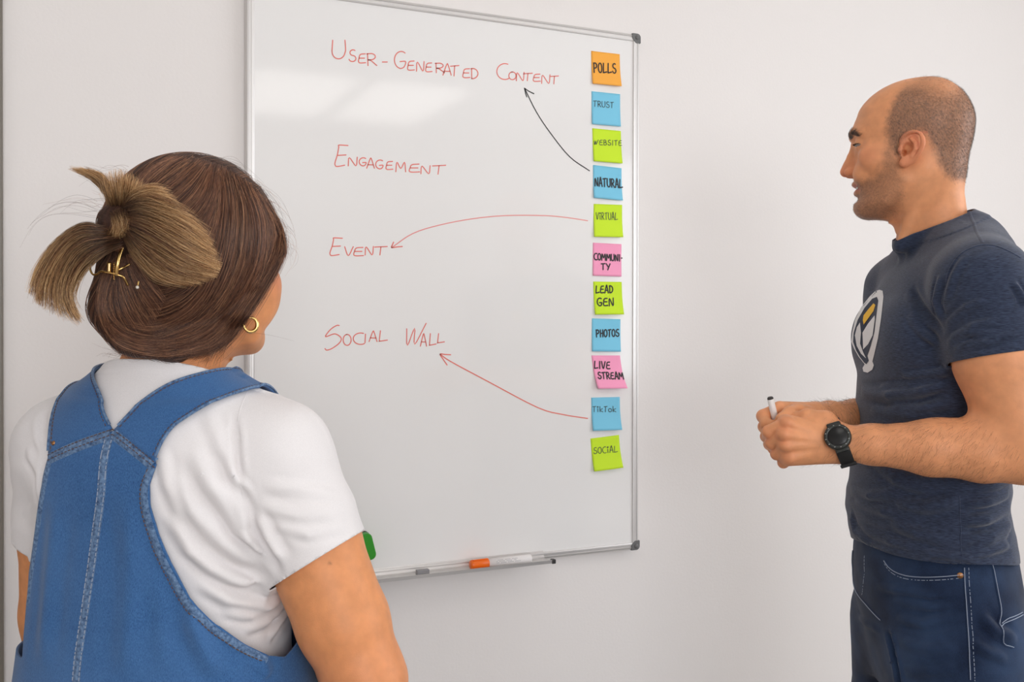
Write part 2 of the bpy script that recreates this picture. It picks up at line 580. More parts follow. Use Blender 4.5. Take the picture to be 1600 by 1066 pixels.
board_write('handwriting', chars('USER-GENERATED', [(75, 160, 52, 168), (180, 225, 112, 185), (238, 285, 135, 195), (292, 355, 135, 210), (390, 420, 180, 196),
            (465, 535, 122, 228), (545, 590, 180, 240), (603, 650, 185, 245), (658, 700, 192, 250), (720, 778, 195, 255), (768, 820, 205, 270), (815, 868, 210, 275), (890, 937, 228, 287), (943, 987, 228, 292)]),
            500, 50, 4.0, label='red handwritten words USER-GENERATED')
board_write('handwriting', chars('CONTENT', [(1105, 1175, 198, 297), (1180, 1225, 250, 298), (1227, 1275, 252, 305), (1272, 1327, 258, 305), (1330, 1377, 262, 310), (1385, 1437, 268, 322), (1440, 1490, 275, 325)]),
            500, 50, 4.0, label='red handwritten word CONTENT')
board_write('handwriting', chars('XNGAGEMENT', [(160, 260, 130, 292), (262, 330, 222, 287), (345, 397, 226, 287), (402, 460, 235, 305), (470, 525, 243, 310), (545, 600, 252, 316), (622, 697, 260, 332), (720, 802, 272, 336), (812, 882, 286, 347), (900, 1000, 283, 350)]),
            490, 200, 4.846, label='red handwritten word ENGAGEMENT')
board_write('handwriting', chars('XVENT', [(122, 217, 833, 967), (235, 300, 900, 967), (300, 377, 903, 970), (390, 452, 898, 962), (462, 557, 898, 962)]),
            490, 200, 4.846, label='red handwritten word EVENT')
board_write('handwriting', chars('ZOCIAL', [(118, 292, 125, 382), (308, 390, 218, 332), (413, 520, 203, 322), (515, 560, 215, 305), (578, 660, 192, 292), (680, 768, 180, 288)]),
            490, 490, 6.667, label='red handwritten word SOCIAL')
board_write('handwriting', chars('WALL', [(966, 1172, 102, 332), (1112, 1176, 222, 340), (1203, 1275, 210, 330), (1288, 1362, 210, 305)]),
            490, 490, 6.667, label='red handwritten word WALL')
board_write('arrow', [], w=0.0024, m=M_black, label='black hand-drawn arrow up to the heading',
            extra=[[(819.5, 138), (838, 175), (860, 208), (890, 245), (921, 267)], [(834, 146.5), (826, 142.5), (819.5, 138)], [(823, 151.5), (821, 145), (819.5, 138)]])
board_write('arrow', [], w=0.0022, m=M_redpale, label='pale red curved arrow to the word EVENT',
            extra=[[(612, 387), (645, 365), (686, 352), (738, 342), (790, 337), (850, 337), (885, 340), (918, 345)]])
board_write('arrow', [], w=0.0024, m=M_red, label='red arrow to the words SOCIAL WALL',
            extra=[[(687.5, 553.5), (704, 565), (760, 595), (840, 637), (880, 648), (918, 654)], [(704, 554.5), (695, 554), (687.5, 553.5), (692, 561), (698.5, 570.5)]])
board_write('arrowhead', [], w=0.0024, m=M_red, extra=[[(614.8, 378.5), (613, 383), (611.7, 387), (620, 386), (628.5, 385.3)]])

# ================================================================== sticky notes
NOTE = {
    'orange': mat('orange_paper', rgb(255, 178, 70), 0.75),
    'blue': mat('blue_paper', rgb(126, 204, 233), 0.75),
    'green': mat('lime_green_paper', rgb(206, 240, 40), 0.75),
    'pink': mat('pink_paper', rgb(255, 164, 200), 0.75),
}


def word(s, x0, yb0, x1, yb1, h0, h1=None, gap=0.34):
    """word between two baseline ends in photo pixels -> strokes"""
    h1 = h1 or h0
    adv = [0.45 if c in 'Ii·' else (1.35 if c in 'WM' else 1.0) for c in s]
    tot = sum(adv) + gap * (len(s) - 1)
    out = []
    t = 0.0
    for c, a in zip(s, adv):
        for st in LET[c]:
            pl = []
            for u, v in st:
                f = (t + a * u) / tot
                pl.append((x0 + (x1 - x0) * f, yb0 + (yb1 - yb0) * f - (h0 + (h1 - h0) * f) * v))
            out.append(pl)
        t += a + gap
    return out


def c7(pts): return [(880 + a / 3.136, 60 + b / 3.136) for a, b in pts]
def c8(pts): return [(880 + a / 2.807, 370 + b / 2.807) for a, b in pts]


S7, S8 = 3.136, 2.807
notes = [
    ('orange', c7([(135, 63), (275, 78), (283, 238), (138, 222)]), 'bold', word('POLLS', *c7([(147, 168)])[0], *c7([(256, 172)])[0], 15), 0.006, 'orange sticky note at the top of the column on the whiteboard'),
    ('blue', c7([(138, 260), (278, 273), (280, 434), (138, 420)]), 'fine', word('TRUST', *c7([(147, 334)])[0], *c7([(245, 342)])[0], 9), 0.003, 'blue sticky note under the orange note, with thin lettering'),
    ('green', c7([(140, 443), (283, 456), (288, 613), (145, 600)]), 'fine', word('WEBSITE', *c7([(150, 522)])[0], *c7([(285, 526)])[0], 8), 0.004, 'topmost lime green sticky note, third in the column'),
    ('blue', c7([(143, 622), (283, 636), (292, 797), (145, 780)]), 'bold', word('NATURAL', *c7([(153, 724)])[0], *c7([(288, 734)])[0], 13), 0.005, 'blue sticky note with bold lettering at the tail of the black arrow'),
    ('green', c7([(148, 812), (285, 815), (293, 977), (145, 972)]), 'fine', word('ViRTUAL', *c7([(160, 888)])[0], *c7([(265, 890)])[0], 11), 0.006, 'lime green sticky note with thin lettering at the tail of the curved red arrow'),
    ('pink', c8([(130, 27), (255, 33), (254, 175), (128, 170)]), 'bold', word('COMMUNI·', *c8([(134, 101)])[0], *c8([(258, 108)])[0], 10) + word('TY', *c8([(165, 144)])[0], *c8([(203, 146)])[0], 9.5), 0.002, 'straight pink sticky note between two lime green notes'),
    ('green', c8([(130, 196), (255, 197), (263, 342), (135, 342)]), 'bold', word('LEAD', *c8([(142, 247)])[0], *c8([(216, 246)])[0], 11) + word('GEN', *c8([(147, 303)])[0], *c8([(217, 303)])[0], 12), 0.006, 'lime green sticky note with two bold words under the straight pink note'),
    ('blue', c8([(124, 358), (253, 360), (250, 506), (123, 503)]), 'bold', word('PHOTOS', *c8([(143, 440)])[0], *c8([(243, 437)])[0], 11), 0.003, 'blue sticky note with bold lettering directly above the tilted pink note'),
    ('pink', c8([(121, 524), (247, 521), (268, 663), (144, 662)]), 'bold', word('LIVE', *c8([(135, 577)])[0], *c8([(203, 580)])[0], 11) + word('STREAM', *c8([(148, 622)])[0], *c8([(257, 624)])[0], 10), 0.014, 'tilted pink sticky note curling away from the whiteboard'),
    ('blue', c8([(120, 704), (246, 701), (256, 847), (123, 852)]), 'fine', word('TikTok', *c8([(128, 768)])[0], *c8([(230, 768)])[0], 8.5), 0.008, 'blue sticky note at the tail of the straight red arrow, below the tilted pink note'),
    ('green', c8([(118, 884), (242, 870), (258, 1010), (130, 1030)]), 'fine', word('SOCiAL', *c8([(132, 952)])[0], *c8([(236, 944)])[0], 9.5), 0.008, 'lime green sticky note at the bottom of the column, tilted'),
]
for col, quad, pen, strokes, curl, label in notes:
    q = [on_wall(px, py, YS) for px, py in quad]
    c = sum(q, Vector()) / 4
    ex = ((q[1] - q[0]) + (q[2] - q[3])) / 2
    ang = math.atan2(ex.z, ex.x)
    S = 0.0755
    shear = -((q[0] - q[3]).normalized().dot(Vector((math.cos(ang), 0, math.sin(ang))))) * 0.8
    o = empty('sticky_note', c, 0, label, 'sticky note', 'sticky notes in a column on the whiteboard')
    ca, sa = math.cos(ang), math.sin(ang)

    def place(a, b, off=0.0, curl=curl, ca=ca, sa=sa, shear=shear):
        t = max(0.0, min(1.0, 0.5 - b / S))                 # 0 along the glued top edge, 1 at the free bottom edge
        t = max(0.0, (t - 0.22) / 0.78)
        y = -0.0006 - curl * t * t * (1 + 0.35 * a / S) - 0.0012 * t * math.sin(PI * (a / S + 0.5))
        a2 = a - shear * b * 1.0
        return Vector((a2 * ca - b * sa, y - off, a2 * sa + b * ca))

    bm = bmesh.new()
    N = 14
    g = [[bm.verts.new(place((i / N - 0.5) * S, (j / N - 0.5) * S)) for i in range(N + 1)] for j in range(N + 1)]
    for j in range(N):
        for i in range(N):
            bm.faces.new((g[j][i], g[j][i + 1], g[j + 1][i + 1], g[j + 1][i]))
    sh = bm_obj('paper', bm, NOTE[col], o, True)
    md = sh.modifiers.new('thickness', 'SOLIDIFY'); md.thickness = 0.0004; md.offset = -1
    bm = bmesh.new()
    for s in strokes:
        pts = []
        for px, py in s:
            v = on_wall(px, py, YS) - c
            a2, b = v.x * ca + v.z * sa, -v.x * sa + v.z * ca
            pts.append((a2 + shear * b, b))
        ribbon(bm, pts, 0.0029 if pen == 'bold' else 0.0015, lambda a, b: place(a, b, 0.0009))
    bm_obj('lettering', bm, M_black if pen == 'bold' else M_inkthin, o)

# ================================================================== marker on the tray, eraser on the board
mx0, mx1 = on_wall(735, 880, -0.055).x, on_wall(829, 873, -0.055).x
mk = empty('whiteboard_marker', ((mx0 + mx1) / 2, -0.055, trz - 0.001), 0, 'white marker pen with an orange cap lying in the pen tray', 'marker')
L_ = mx1 - mx0
RX = Matrix.Rotation(PI / 2, 4, 'Y')
MR = 0.0098
bm = bmesh.new()
lathe(bm, [(0.0, 0), (MR * 0.98, 0), (MR * 0.98, L_ * 0.70), (MR * 0.9, L_ * 0.712), (0.0, L_ * 0.712)], 28, Matrix.Translation((-L_ / 2 + L_ * 0.285, 0, MR)) @ RX)
bm_obj('barrel', bm, mat('white_plastic', rgb(236, 232, 230), 0.4), mk, True).data
bm = bmesh.new()
lathe(bm, [(0.0, 0.0), (MR * 0.85, 0.0), (MR * 1.0, 0.002), (MR * 1.04, 0.006), (MR * 1.1, L_ * 0.28), (MR * 0.98, L_ * 0.288), (0, L_ * 0.288)], 28, Matrix.Translation((-L_ / 2, 0, MR)) @ RX)
add_box(bm, (-L_ / 2 + L_ * 0.15, -0.004, MR * 2.05), (L_ * 0.24, 0.003, 0.002), 0.0006)
bm_obj('cap', bm, mat('orange_plastic', rgb(244, 110, 18), 0.35), mk, True)
bm = bmesh.new()
for k, (t0, t1, h) in enumerate(((0.40, 0.78, 0.65), (0.40, 0.74, 0.35), (0.40, 0.81, 0.05))):
    a0 = -L_ / 2 + L_ * t0
    th = PI + h * 0.9
    for j in range(int((t1 - t0) * 42)):
        if (j * 7 + k * 3) % 5 == 0: continue
        xx = a0 + j * L_ / 42
        yy, zz = math.cos(PI - h) * MR, MR + math.sin(h) * MR
        nrm = Vector((0, math.cos(PI - h), math.sin(h)))
        tg = Vector((0, -nrm.z, nrm.y))
        p0 = Vector((xx, yy, zz)) + nrm * 0.0003
        bm.faces.new([bm.verts.new(p0 + Vector((dx, 0, 0)) + tg * dz) for dx, dz in ((0, -0.0004), (L_ / 60, -0.0004), (L_ / 60, 0.0004), (0, 0.0004))])
bm_obj('fine_print', bm, mat('grey_print', rgb(130, 130, 134), 0.6), mk)

ec = on_wall(560, 858, -0.035)
er = empty('board_eraser', ec, 0, 'green rounded board eraser stuck on the whiteboard beside the woman\'s arm', 'eraser')
etilt = Matrix.Rotation(math.radians(-14), 3, 'Y')


def rounded_slab(w_, h_, r, y0, y1, b=0.002):
    bm = bmesh.new()
    pts = []
    for cx, cz, a0 in ((w_ / 2 - r, h_ / 2 - r, 0), (-w_ / 2 + r, h_ / 2 - r, 90), (-w_ / 2 + r, -h_ / 2 + r, 180), (w_ / 2 - r, -h_ / 2 + r, 270)):
        for k in range(7):
            a = math.radians(a0 + k * 15)
            pts.append((cx + r * math.cos(a), cz + r * math.sin(a)))
    rows = []
    for y, ins in ((y1, 0), (y0 + b, 0), (y0 + b * 0.3, b * 0.3), (y0, b)):
        rows.append([bm.verts.new(etilt @ Vector((x * (1 - ins / (w_ / 2)), y, z * (1 - ins / (h_ / 2))))) for x, z in pts])
    n = len(pts)
    for a, c in zip(rows[:-1], rows[1:]):
        for i in range(n):
            bm.faces.new((a[i], a[(i + 1) % n], c[(i + 1) % n], c[i]))
    bm.faces.new(rows[0]); bm.faces.new(rows[-1][::-1])
    bmesh.ops.recalc_face_normals(bm, faces=bm.faces)
    return bm


bm_obj('grip', rounded_slab(0.062, 0.056, 0.011, -0.012, 0.006), mat('green_plastic', rgb(40, 148, 22), 0.4), er, False)
bm_obj('felt_pad', rounded_slab(0.063, 0.057, 0.011, 0.006, 0.0148), mat('dark_felt', rgb(40, 46, 40), 0.9), er, False)


# ================================================================== implicit surfaces (for bodies, clothes, hair)
def smin(a, b, k):
    h = np.clip(0.5 + 0.5 * (b - a) / k, 0.0, 1.0)
    return b + (a - b) * h - k * h * (1.0 - h)


def smax(a, b, k):
    return -smin(-a, -b, k)


def sphere(p, c, r):
    return np.sqrt(((p - np.asarray(c, np.float32)) ** 2).sum(1)) - r


def ellipsoid(p, c, r, R=None):
    q = p - np.asarray(c, np.float32)
    if R is not None: q = q @ np.asarray(R, np.float32)
    r = np.asarray(r, np.float32)
    k0 = np.sqrt(((q / r) ** 2).sum(1))
    k1 = np.sqrt(((q / (r * r)) ** 2).sum(1)) + 1e-9
    return np.where(k0 < 1e-6, -r.min(), k0 * (k0 - 1.0) / k1)


def cone(p, a, b, ra, rb):
    a = np.asarray(a, np.float32); b = np.asarray(b, np.float32)
    ba = b - a
    t = np.clip(((p - a) @ ba) / (ba @ ba + 1e-12), 0, 1)
    q = p - a - t[:, None] * ba
    return np.sqrt((q * q).sum(1)) - (ra + (rb - ra) * t)


def chain(p, pts, rs, k=0.0):
    """rounded tapering chain of joints"""
    d = None
    for i in range(len(pts) - 1):
        e = cone(p, pts[i], pts[i + 1], rs[i], rs[i + 1])
        d = e if d is None else (smin(d, e, k) if k > 0 else np.minimum(d, e))
    return d


def near(p, fn, lo, hi, pad=0.03):
    """evaluate fn only inside a padded box; outside return a safe distance to the box"""
    lo = np.asarray(lo, np.float32); hi = np.asarray(hi, np.float32)
    q = np.maximum(np.maximum(lo - p, p - hi), 0)
    d = np.sqrt((q * q).sum(1))
    m = d < pad
    out = np.maximum(d, pad).astype(np.float32)
    if m.any(): out[m] = fn(p[m])
    return out


class Curve1:
    """smooth table of values over z"""
    def __init__(self, z, v):
        z = np.asarray(z, float); v = np.asarray(v, float)
        o = np.argsort(z); z, v = z[o], v[o]
        # monotone-ish cubic (finite-difference tangents)
        m = np.gradient(v, z) if len(z) > 2 else np.zeros_like(v)
        Z = np.linspace(z[0], z[-1], 600)
        i = np.clip(np.searchsorted(z, Z) - 1, 0, len(z) - 2)
        h = z[i + 1] - z[i]; t = (Z - z[i]) / h
        V = ((2 * t**3 - 3 * t**2 + 1) * v[i] + (t**3 - 2 * t**2 + t) * h * m[i] + (-2 * t**3 + 3 * t**2) * v[i + 1] + (t**3 - t**2) * h * m[i + 1])
        self.Z, self.V = Z, V
        self.lo, self.hi = z[0], z[-1]

    def __call__(self, z):
        return np.interp(z, self.Z, self.V)


def loft(a, b, z, zs, front, back, half, n=2.3, ctr=None, cb=None):
    """cross-sections stacked in z: a forward, b sideways; front/back extents along a, half width along b"""
    zc = np.clip(z, zs[0], zs[1])
    c = ctr(zc) if ctr is not None else 0.0
    f, k, h = front(zc) - c, back(zc) + c, half(zc)
    aa = a - c
    ext = np.where(aa > 0, f, k)
    ext = np.maximum(ext, 1e-4); h = np.maximum(h, 1e-4)
    bb = b - (cb(zc) if cb is not None else 0.0)
    r = (np.abs(aa / ext) ** n + np.abs(bb / h) ** n) ** (1.0 / n)
    d = (r - 1.0) * np.minimum(ext, h)
    over = np.abs(z - zc)
    return np.where(over > 0, np.sqrt(np.maximum(d, 0) ** 2 + over ** 2), d)


def surface_nets(F, origin, h):
    """dense field -> vertices, quads"""
    S = F < 0
    nx, ny, nz = F.shape
    c = np.zeros((nx - 1, ny - 1, nz - 1), dtype=np.uint8)
    offs = [(i, j, k) for i in (0, 1) for j in (0, 1) for k in (0, 1)]
    for (i, j, k) in offs:
        c += S[i:nx - 1 + i, j:ny - 1 + j, k:nz - 1 + k]
    act = np.argwhere((c > 0) & (c < 8))
    idx = -np.ones(c.shape, dtype=np.int32)
    idx[act[:, 0], act[:, 1], act[:, 2]] = np.arange(len(act))
    vals = {o: F[act[:, 0] + o[0], act[:, 1] + o[1], act[:, 2] + o[2]] for o in offs}
    acc = np.zeros((len(act), 3)); cnt = np.zeros(len(act))
    for o in offs:
        for ax in range(3):
            if o[ax] == 0:
                o2 = list(o); o2[ax] = 1; o2 = tuple(o2)
                v0, v1 = vals[o], vals[o2]
                m = (v0 < 0) != (v1 < 0)
                t = v0[m] / (v0[m] - v1[m])
                pt = np.tile(np.array(o, float), (m.sum(), 1)); pt[:, ax] = t
                acc[m] += pt; cnt[m] += 1
    V = (act + acc / cnt[:, None]) * h + origin
    quads = []
    for ax in range(3):
        sl0 = [slice(1, -1)] * 3; sl0[ax] = slice(0, -1)
        sl1 = [slice(1, -1)] * 3; sl1[ax] = slice(1, None)
        A, B = S[tuple(sl0)], S[tuple(sl1)]
        e = np.argwhere(A != B)
        if len(e) == 0: continue
        base = e.copy()
        for q in range(3):
            if q != ax: base[:, q] += 1
        u, v = (ax + 1) % 3, (ax + 2) % 3
        def cell(du, dv):
            g = base.copy(); g[:, u] -= du; g[:, v] -= dv
            return idx[g[:, 0], g[:, 1], g[:, 2]]
        Q = np.stack([cell(1, 1), cell(0, 1), cell(0, 0), cell(1, 0)], 1)
        flip = ~A[e[:, 0], e[:, 1], e[:, 2]]
        Q[flip] = Q[flip][:, ::-1]
        quads.append(Q)
    Q = np.concatenate(quads)
    Q = Q[(Q >= 0).all(1)]
    return V.astype(np.float32), Q


def grad(f, V, e):
    g = np.zeros_like(V)
    for ax in range(3):
        d = np.zeros(3, np.float32); d[ax] = e
        g[:, ax] = (f(V + d) - f(V - d)) / (2 * e)
    return g


def polygonize(f, lo, hi, h, B=8, newton=2, thr=2.2):
    lo = np.asarray(lo, float); hi = np.asarray(hi, float)
    nb = np.ceil((hi - lo) / (h * B)).astype(int)
    n = nb * B + 1
    # coarse corners
    g = [lo[i] + np.arange(nb[i] + 1) * h * B for i in range(3)]
    X = np.stack(np.meshgrid(*g, indexing='ij'), -1).reshape(-1, 3).astype(np.float32)
    Cf = f(X).reshape(nb + 1)
    lim = h * B * thr
    mn = np.full(nb, np.inf); mxv = np.full(nb, -np.inf); mabs = np.full(nb, np.inf)
    for i in (0, 1):
        for j in (0, 1):
            for k in (0, 1):
                s = Cf[i:nb[0] + i, j:nb[1] + j, k:nb[2] + k]
                mn = np.minimum(mn, s); mxv = np.maximum(mxv, s); mabs = np.minimum(mabs, np.abs(s))
    keep = ((mn < 0) & (mxv > 0)) | (mabs < lim)
    F = np.empty(n, np.float32)
    ctr = Cf[:-1, :-1, :-1]
    big = np.where(ctr < 0, -1.0, 1.0).astype(np.float32)
    F[:-1, :-1, :-1] = np.repeat(np.repeat(np.repeat(big, B, 0), B, 1), B, 2)
    F[-1] = F[-2]; F[:, -1] = F[:, -2]; F[:, :, -1] = F[:, :, -2]
    M = np.zeros(n, bool)
    kk = np.argwhere(keep) * B
    loc = np.stack(np.meshgrid(*[np.arange(B + 1)] * 3, indexing='ij'), -1).reshape(-1, 3)
    for s in range(0, len(kk), 4000):
        q = (kk[s:s + 4000][:, None, :] + loc[None]).reshape(-1, 3)
        M[q[:, 0], q[:, 1], q[:, 2]] = True
    I = np.argwhere(M)
    out = np.empty(len(I), np.float32)
    for s in range(0, len(I), 400000):
        q = I[s:s + 400000]
        out[s:s + 400000] = f((lo + q * h).astype(np.float32))
    F[I[:, 0], I[:, 1], I[:, 2]] = out
    F[F == 0] = 1e-7
    V, Q = surface_nets(F, lo, h)
    for _ in range(newton):
        for s in range(0, len(V), 400000):
            v = V[s:s + 400000]
            d = f(v); gr = grad(f, v, h * 0.5)
            step = (d / ((gr ** 2).sum(1) + 0.05))[:, None] * gr
            L = np.sqrt((step ** 2).sum(1))[:, None] + 1e-12
            V[s:s + 400000] = v - step * np.minimum(1.0, h * 0.6 / L)
    return V, Q


def clip_mesh(V, Q, g):
    """keep the part where g(V) <= 0, with clean edges; returns V, triangle array"""
    if Q.shape[1] == 4:
        T = np.concatenate([Q[:, [0, 1, 2]], Q[:, [0, 2, 3]]])
    else:
        T = Q
    G = g(V).astype(np.float64)
    G[np.abs(G) < 1e-9] = 1e-9
    ins = G <= 0
    cnt = ins[T].sum(1)
    full = T[cnt == 3]
    newV = [V]; nextid = len(V); cache = {}
    extra = []
    Vn = []

    def cut(i, j):
        nonlocal nextid
        key = (i, j) if i < j else (j, i)
        if key not in cache:
            t = G[i] / (G[i] - G[j])
            Vn.append(V[i] + (V[j] - V[i]) * t)
            cache[key] = nextid; nextid += 1
        return cache[key]

    for tri in T[cnt == 1]:
        k = int(np.argmax(ins[tri])); a, b, c = tri[k], tri[(k + 1) % 3], tri[(k + 2) % 3]
        extra.append((a, cut(a, b), cut(a, c)))
    for tri in T[cnt == 2]:
        k = int(np.argmin(ins[tri])); a, b, c = tri[k], tri[(k + 1) % 3], tri[(k + 2) % 3]
        p, q = cut(a, b), cut(a, c)
        extra.append((p, b, c)); extra.append((p, c, q))
    V2 = np.concatenate([V, np.array(Vn, np.float32).reshape(-1, 3)])
    T2 = np.concatenate([full, np.array(extra, dtype=full.dtype).reshape(-1, 3)])
    used = np.unique(T2)
    remap = -np.ones(len(V2), dtype=np.int64); remap[used] = np.arange(len(used))
    return V2[used], remap[T2]


def vnoise(p, scale, seed=0):
    """smooth value noise in [-1,1]"""
    q = p * scale + seed * 17.13
    i = np.floor(q).astype(np.int64); f = q - i
    f = f * f * (3 - 2 * f)
    def hsh(x, y, z):
        n = (x * 374761393 + y * 668265263 + z * 2147483647 + seed * 974711) & 0xFFFFFFFF
        n = ((n ^ (n >> 13)) * 1274126177) & 0xFFFFFFFF
        return ((n ^ (n >> 16)) & 0xFFFF) / 32767.5 - 1.0
    r = 0
    for a in (0, 1):
        for b in (0, 1):
            for c in (0, 1):
                wgt = (f[:, 0] if a else 1 - f[:, 0]) * (f[:, 1] if b else 1 - f[:, 1]) * (f[:, 2] if c else 1 - f[:, 2])
                r = r + wgt * hsh(i[:, 0] + a, i[:, 1] + b, i[:, 2] + c)
    return r


def seg_dist(p, pts):
    """distance to a polyline and parameter 0..1 along it"""
    best = np.full(len(p), 1e9); par = np.zeros(len(p))
    n = len(pts) - 1
    for i in range(n):
        a = np.asarray(pts[i], np.float32); b = np.asarray(pts[i + 1], np.float32)
        ba = b - a
        t = np.clip(((p - a) @ ba) / (ba @ ba + 1e-12), 0, 1)
        q = p - a - t[:, None] * ba
        d = np.sqrt((q * q).sum(1))
        m = d < best
        best[m] = d[m]; par[m] = (i + t[m]) / n
    return best, par


def folds(p, ridges, base=None):
    """sum of cloth ridges: (polyline, amplitude, width); fades at both ends"""
    out = np.zeros(len(p))
    for pts, amp, wd in ridges:
        P_ = np.asarray(pts, np.float32)
        lo, hi = P_.min(0) - 3 * wd, P_.max(0) + 3 * wd
        m = ((p > lo) & (p < hi)).all(1)
        if not m.any(): continue
        d, t = seg_dist(p[m], P_)
        if base is not None: d = np.sqrt(np.maximum(d * d - base[m] ** 2, 0))
        out[m] += amp * (np.exp(-(d / (0.62 * wd)) ** 2) - 0.35 * np.exp(-((d - 1.25 * wd) / (0.5 * wd)) ** 2)) * np.clip(np.minimum(t, 1 - t) * 5, 0, 1)
    return out


def march(f, px, py, d0=0.6, d1=2.6, n=300):
    """first hit of the surface along the ray through a photo pixel (view frame)"""
    a, b = P(px, py, d0), P(px, py, d1)
    t = np.linspace(0, 1, n)[:, None]
    pts = (a + (b - a) * t).astype(np.float32)
    v = f(pts)
    k = np.argmax(v < 0)
    if v[k] >= 0: k = int(np.argmin(v))
    if k > 0 and v[k] < 0:
        s = v[k - 1] / (v[k - 1] - v[k])
        return pts[k - 1] + (pts[k] - pts[k - 1]) * s
    return pts[k]


def color_attr(o, name, arr):
    """per-vertex colour / mask layer"""
    at = o.data.color_attributes.new(name, 'FLOAT_COLOR', 'POINT')
    a = np.ones((len(o.data.vertices), 4), np.float32)
    arr = np.asarray(arr, np.float32)
    a[:, :arr.shape[1]] = arr
    at.data.foreach_set('color', a.ravel())


def hair_curves(name, strands, radius, m, parent=None):
    """real hair strands: list of (k,3) arrays; radius = (root, tip)"""
    cu = bpy.data.hair_curves.new(name)
    sizes = [len(s) for s in strands]
    cu.add_curves(sizes)
    pts = np.concatenate(strands).astype(np.float32)
    cu.attributes['position'].data.foreach_set('vector', pts.ravel())
    ra = cu.attributes.new('radius', 'FLOAT', 'POINT') if 'radius' not in cu.attributes else cu.attributes['radius']
    rad = np.concatenate([np.linspace(radius[0], radius[1], k) for k in sizes]).astype(np.float32)
    ra.data.foreach_set('value', rad)
    cu.materials.append(m)
    o = bpy.data.objects.new(name, cu)
    COL.objects.link(o)
    if parent: o.parent = parent
    return o


def poly_in(poly, x, y):
    """points inside a polygon"""
    ins = np.zeros(len(x), bool)
    n = len(poly)
    for i in range(n):
        x0, y0 = poly[i]; x1, y1 = poly[(i + 1) % n]
        c = ((y0 > y) != (y1 > y)) & (x < (x1 - x0) * (y - y0) / (y1 - y0 + 1e-12) + x0)
        ins ^= c
    return ins


def poly_sd(poly, x, y):
    """signed distance to a polygon (negative inside)"""
    p = np.stack([x, y, np.zeros_like(x)], 1).astype(np.float32)
    pts = [(a, b, 0) for a, b in poly] + [(poly[0][0], poly[0][1], 0)]
    d, _ = seg_dist(p, pts)
    return np.where(poly_in(poly, x, y), -d, d)


def smooth01(x):
    x = np.clip(x, 0, 1)
    return x * x * (3 - 2 * x)


# ================================================================== the man (built in the view frame, then parented to his base)
import os
H_SKIN = 0.0018
H_CLOTH = 0.0045
if os.environ.get('DRAFT'):
    H_SKIN, H_CLOTH = 0.003, 0.008

MXC, MYC = 0.715, 1.66
HAL = math.radians(20.5)                         # head turned away from the camera
HF = np.array((-math.cos(HAL), math.sin(HAL), 0.0))
HL = np.array((-math.sin(HAL), -math.cos(HAL), 0.0))
HU = np.array((0.0, 0.0, 1.0))
HR = np.stack([HF, HL, HU], 1).astype(np.float32)     # columns: forward, left, up
HO = P(1420, 230, 1.65).astype(np.float32)


def hl(s, l, z):
    """head millimetres -> view frame"""
    return HO + (HR @ np.array((s, l, z), np.float32)) * 0.001


_zf = [-0.124, -0.120, -0.117, -0.113, -0.105, -0.095, -0.085, -0.074, -0.066, -0.058, -0.043, -0.02, 0.004, 0.014, 0.025, 0.034, 0.0438, 0.053, 0.067, 0.0794, 0.0918, 0.1027, 0.1095, 0.1135, 0.1160]
_ff = [0.020, 0.042, 0.060, 0.0705, 0.080, 0.0825, 0.0800, 0.0815, 0.0820, 0.0835, 0.0850, 0.0860, 0.0880, 0.0905, 0.0925, 0.0905, 0.0873, 0.0836, 0.0787, 0.070, 0.057, 0.040, 0.024, 0.008, -0.018]
HFRONT = Curve1(_zf, _ff)
_zb = [-0.124, -0.113, -0.09, -0.0615, -0.043, -0.027, -0.012, 0.0066, 0.025, 0.044, 0.059, 0.076, 0.0918, 0.1027, 0.111, 0.1143, 0.1160]
_bb = [0.000, 0.02, 0.05, 0.075, 0.083, 0.088, 0.0925, 0.0970, 0.0997, 0.1003, 0.0968, 0.0893, 0.0783, 0.0665, 0.0525, 0.0420, 0.0300]
HBACK = Curve1(_zb, _bb)
_zw = [-0.124, -0.118, -0.113, -0.105, -0.095, -0.08, -0.06, -0.04, -0.02, 0.0, 0.02, 0.04, 0.06, 0.08, 0.095, 0.105, 0.112, 0.1145, 0.1160]
_ww = [0.008, 0.018, 0.027, 0.038, 0.047, 0.0555, 0.062, 0.0665, 0.070, 0.0735, 0.0765, 0.0775, 0.075, 0.067, 0.055, 0.042, 0.027, 0.018, 0.006]
HHALF = Curve1(_zw, _ww)
HCTR = Curve1([-0.124, -0.1, -0.06, -0.02, 0.03, 0.07, 0.116], [0.03, 0.025, 0.0, -0.008, -0.018, -0.022, -0.024])


HELIX = catmull([(14, 72, -6, 3.0), (11, 76, 3, 3.0), (2, 81, 9.5, 3.3), (-9, 86, 9, 3.6), (-17, 89, 1, 3.8), (-18.5, 88, -10, 3.8), (-14, 84, -23, 3.6), (-5, 79, -34, 4.0), (4, 75, -39, 4.2)], 3)


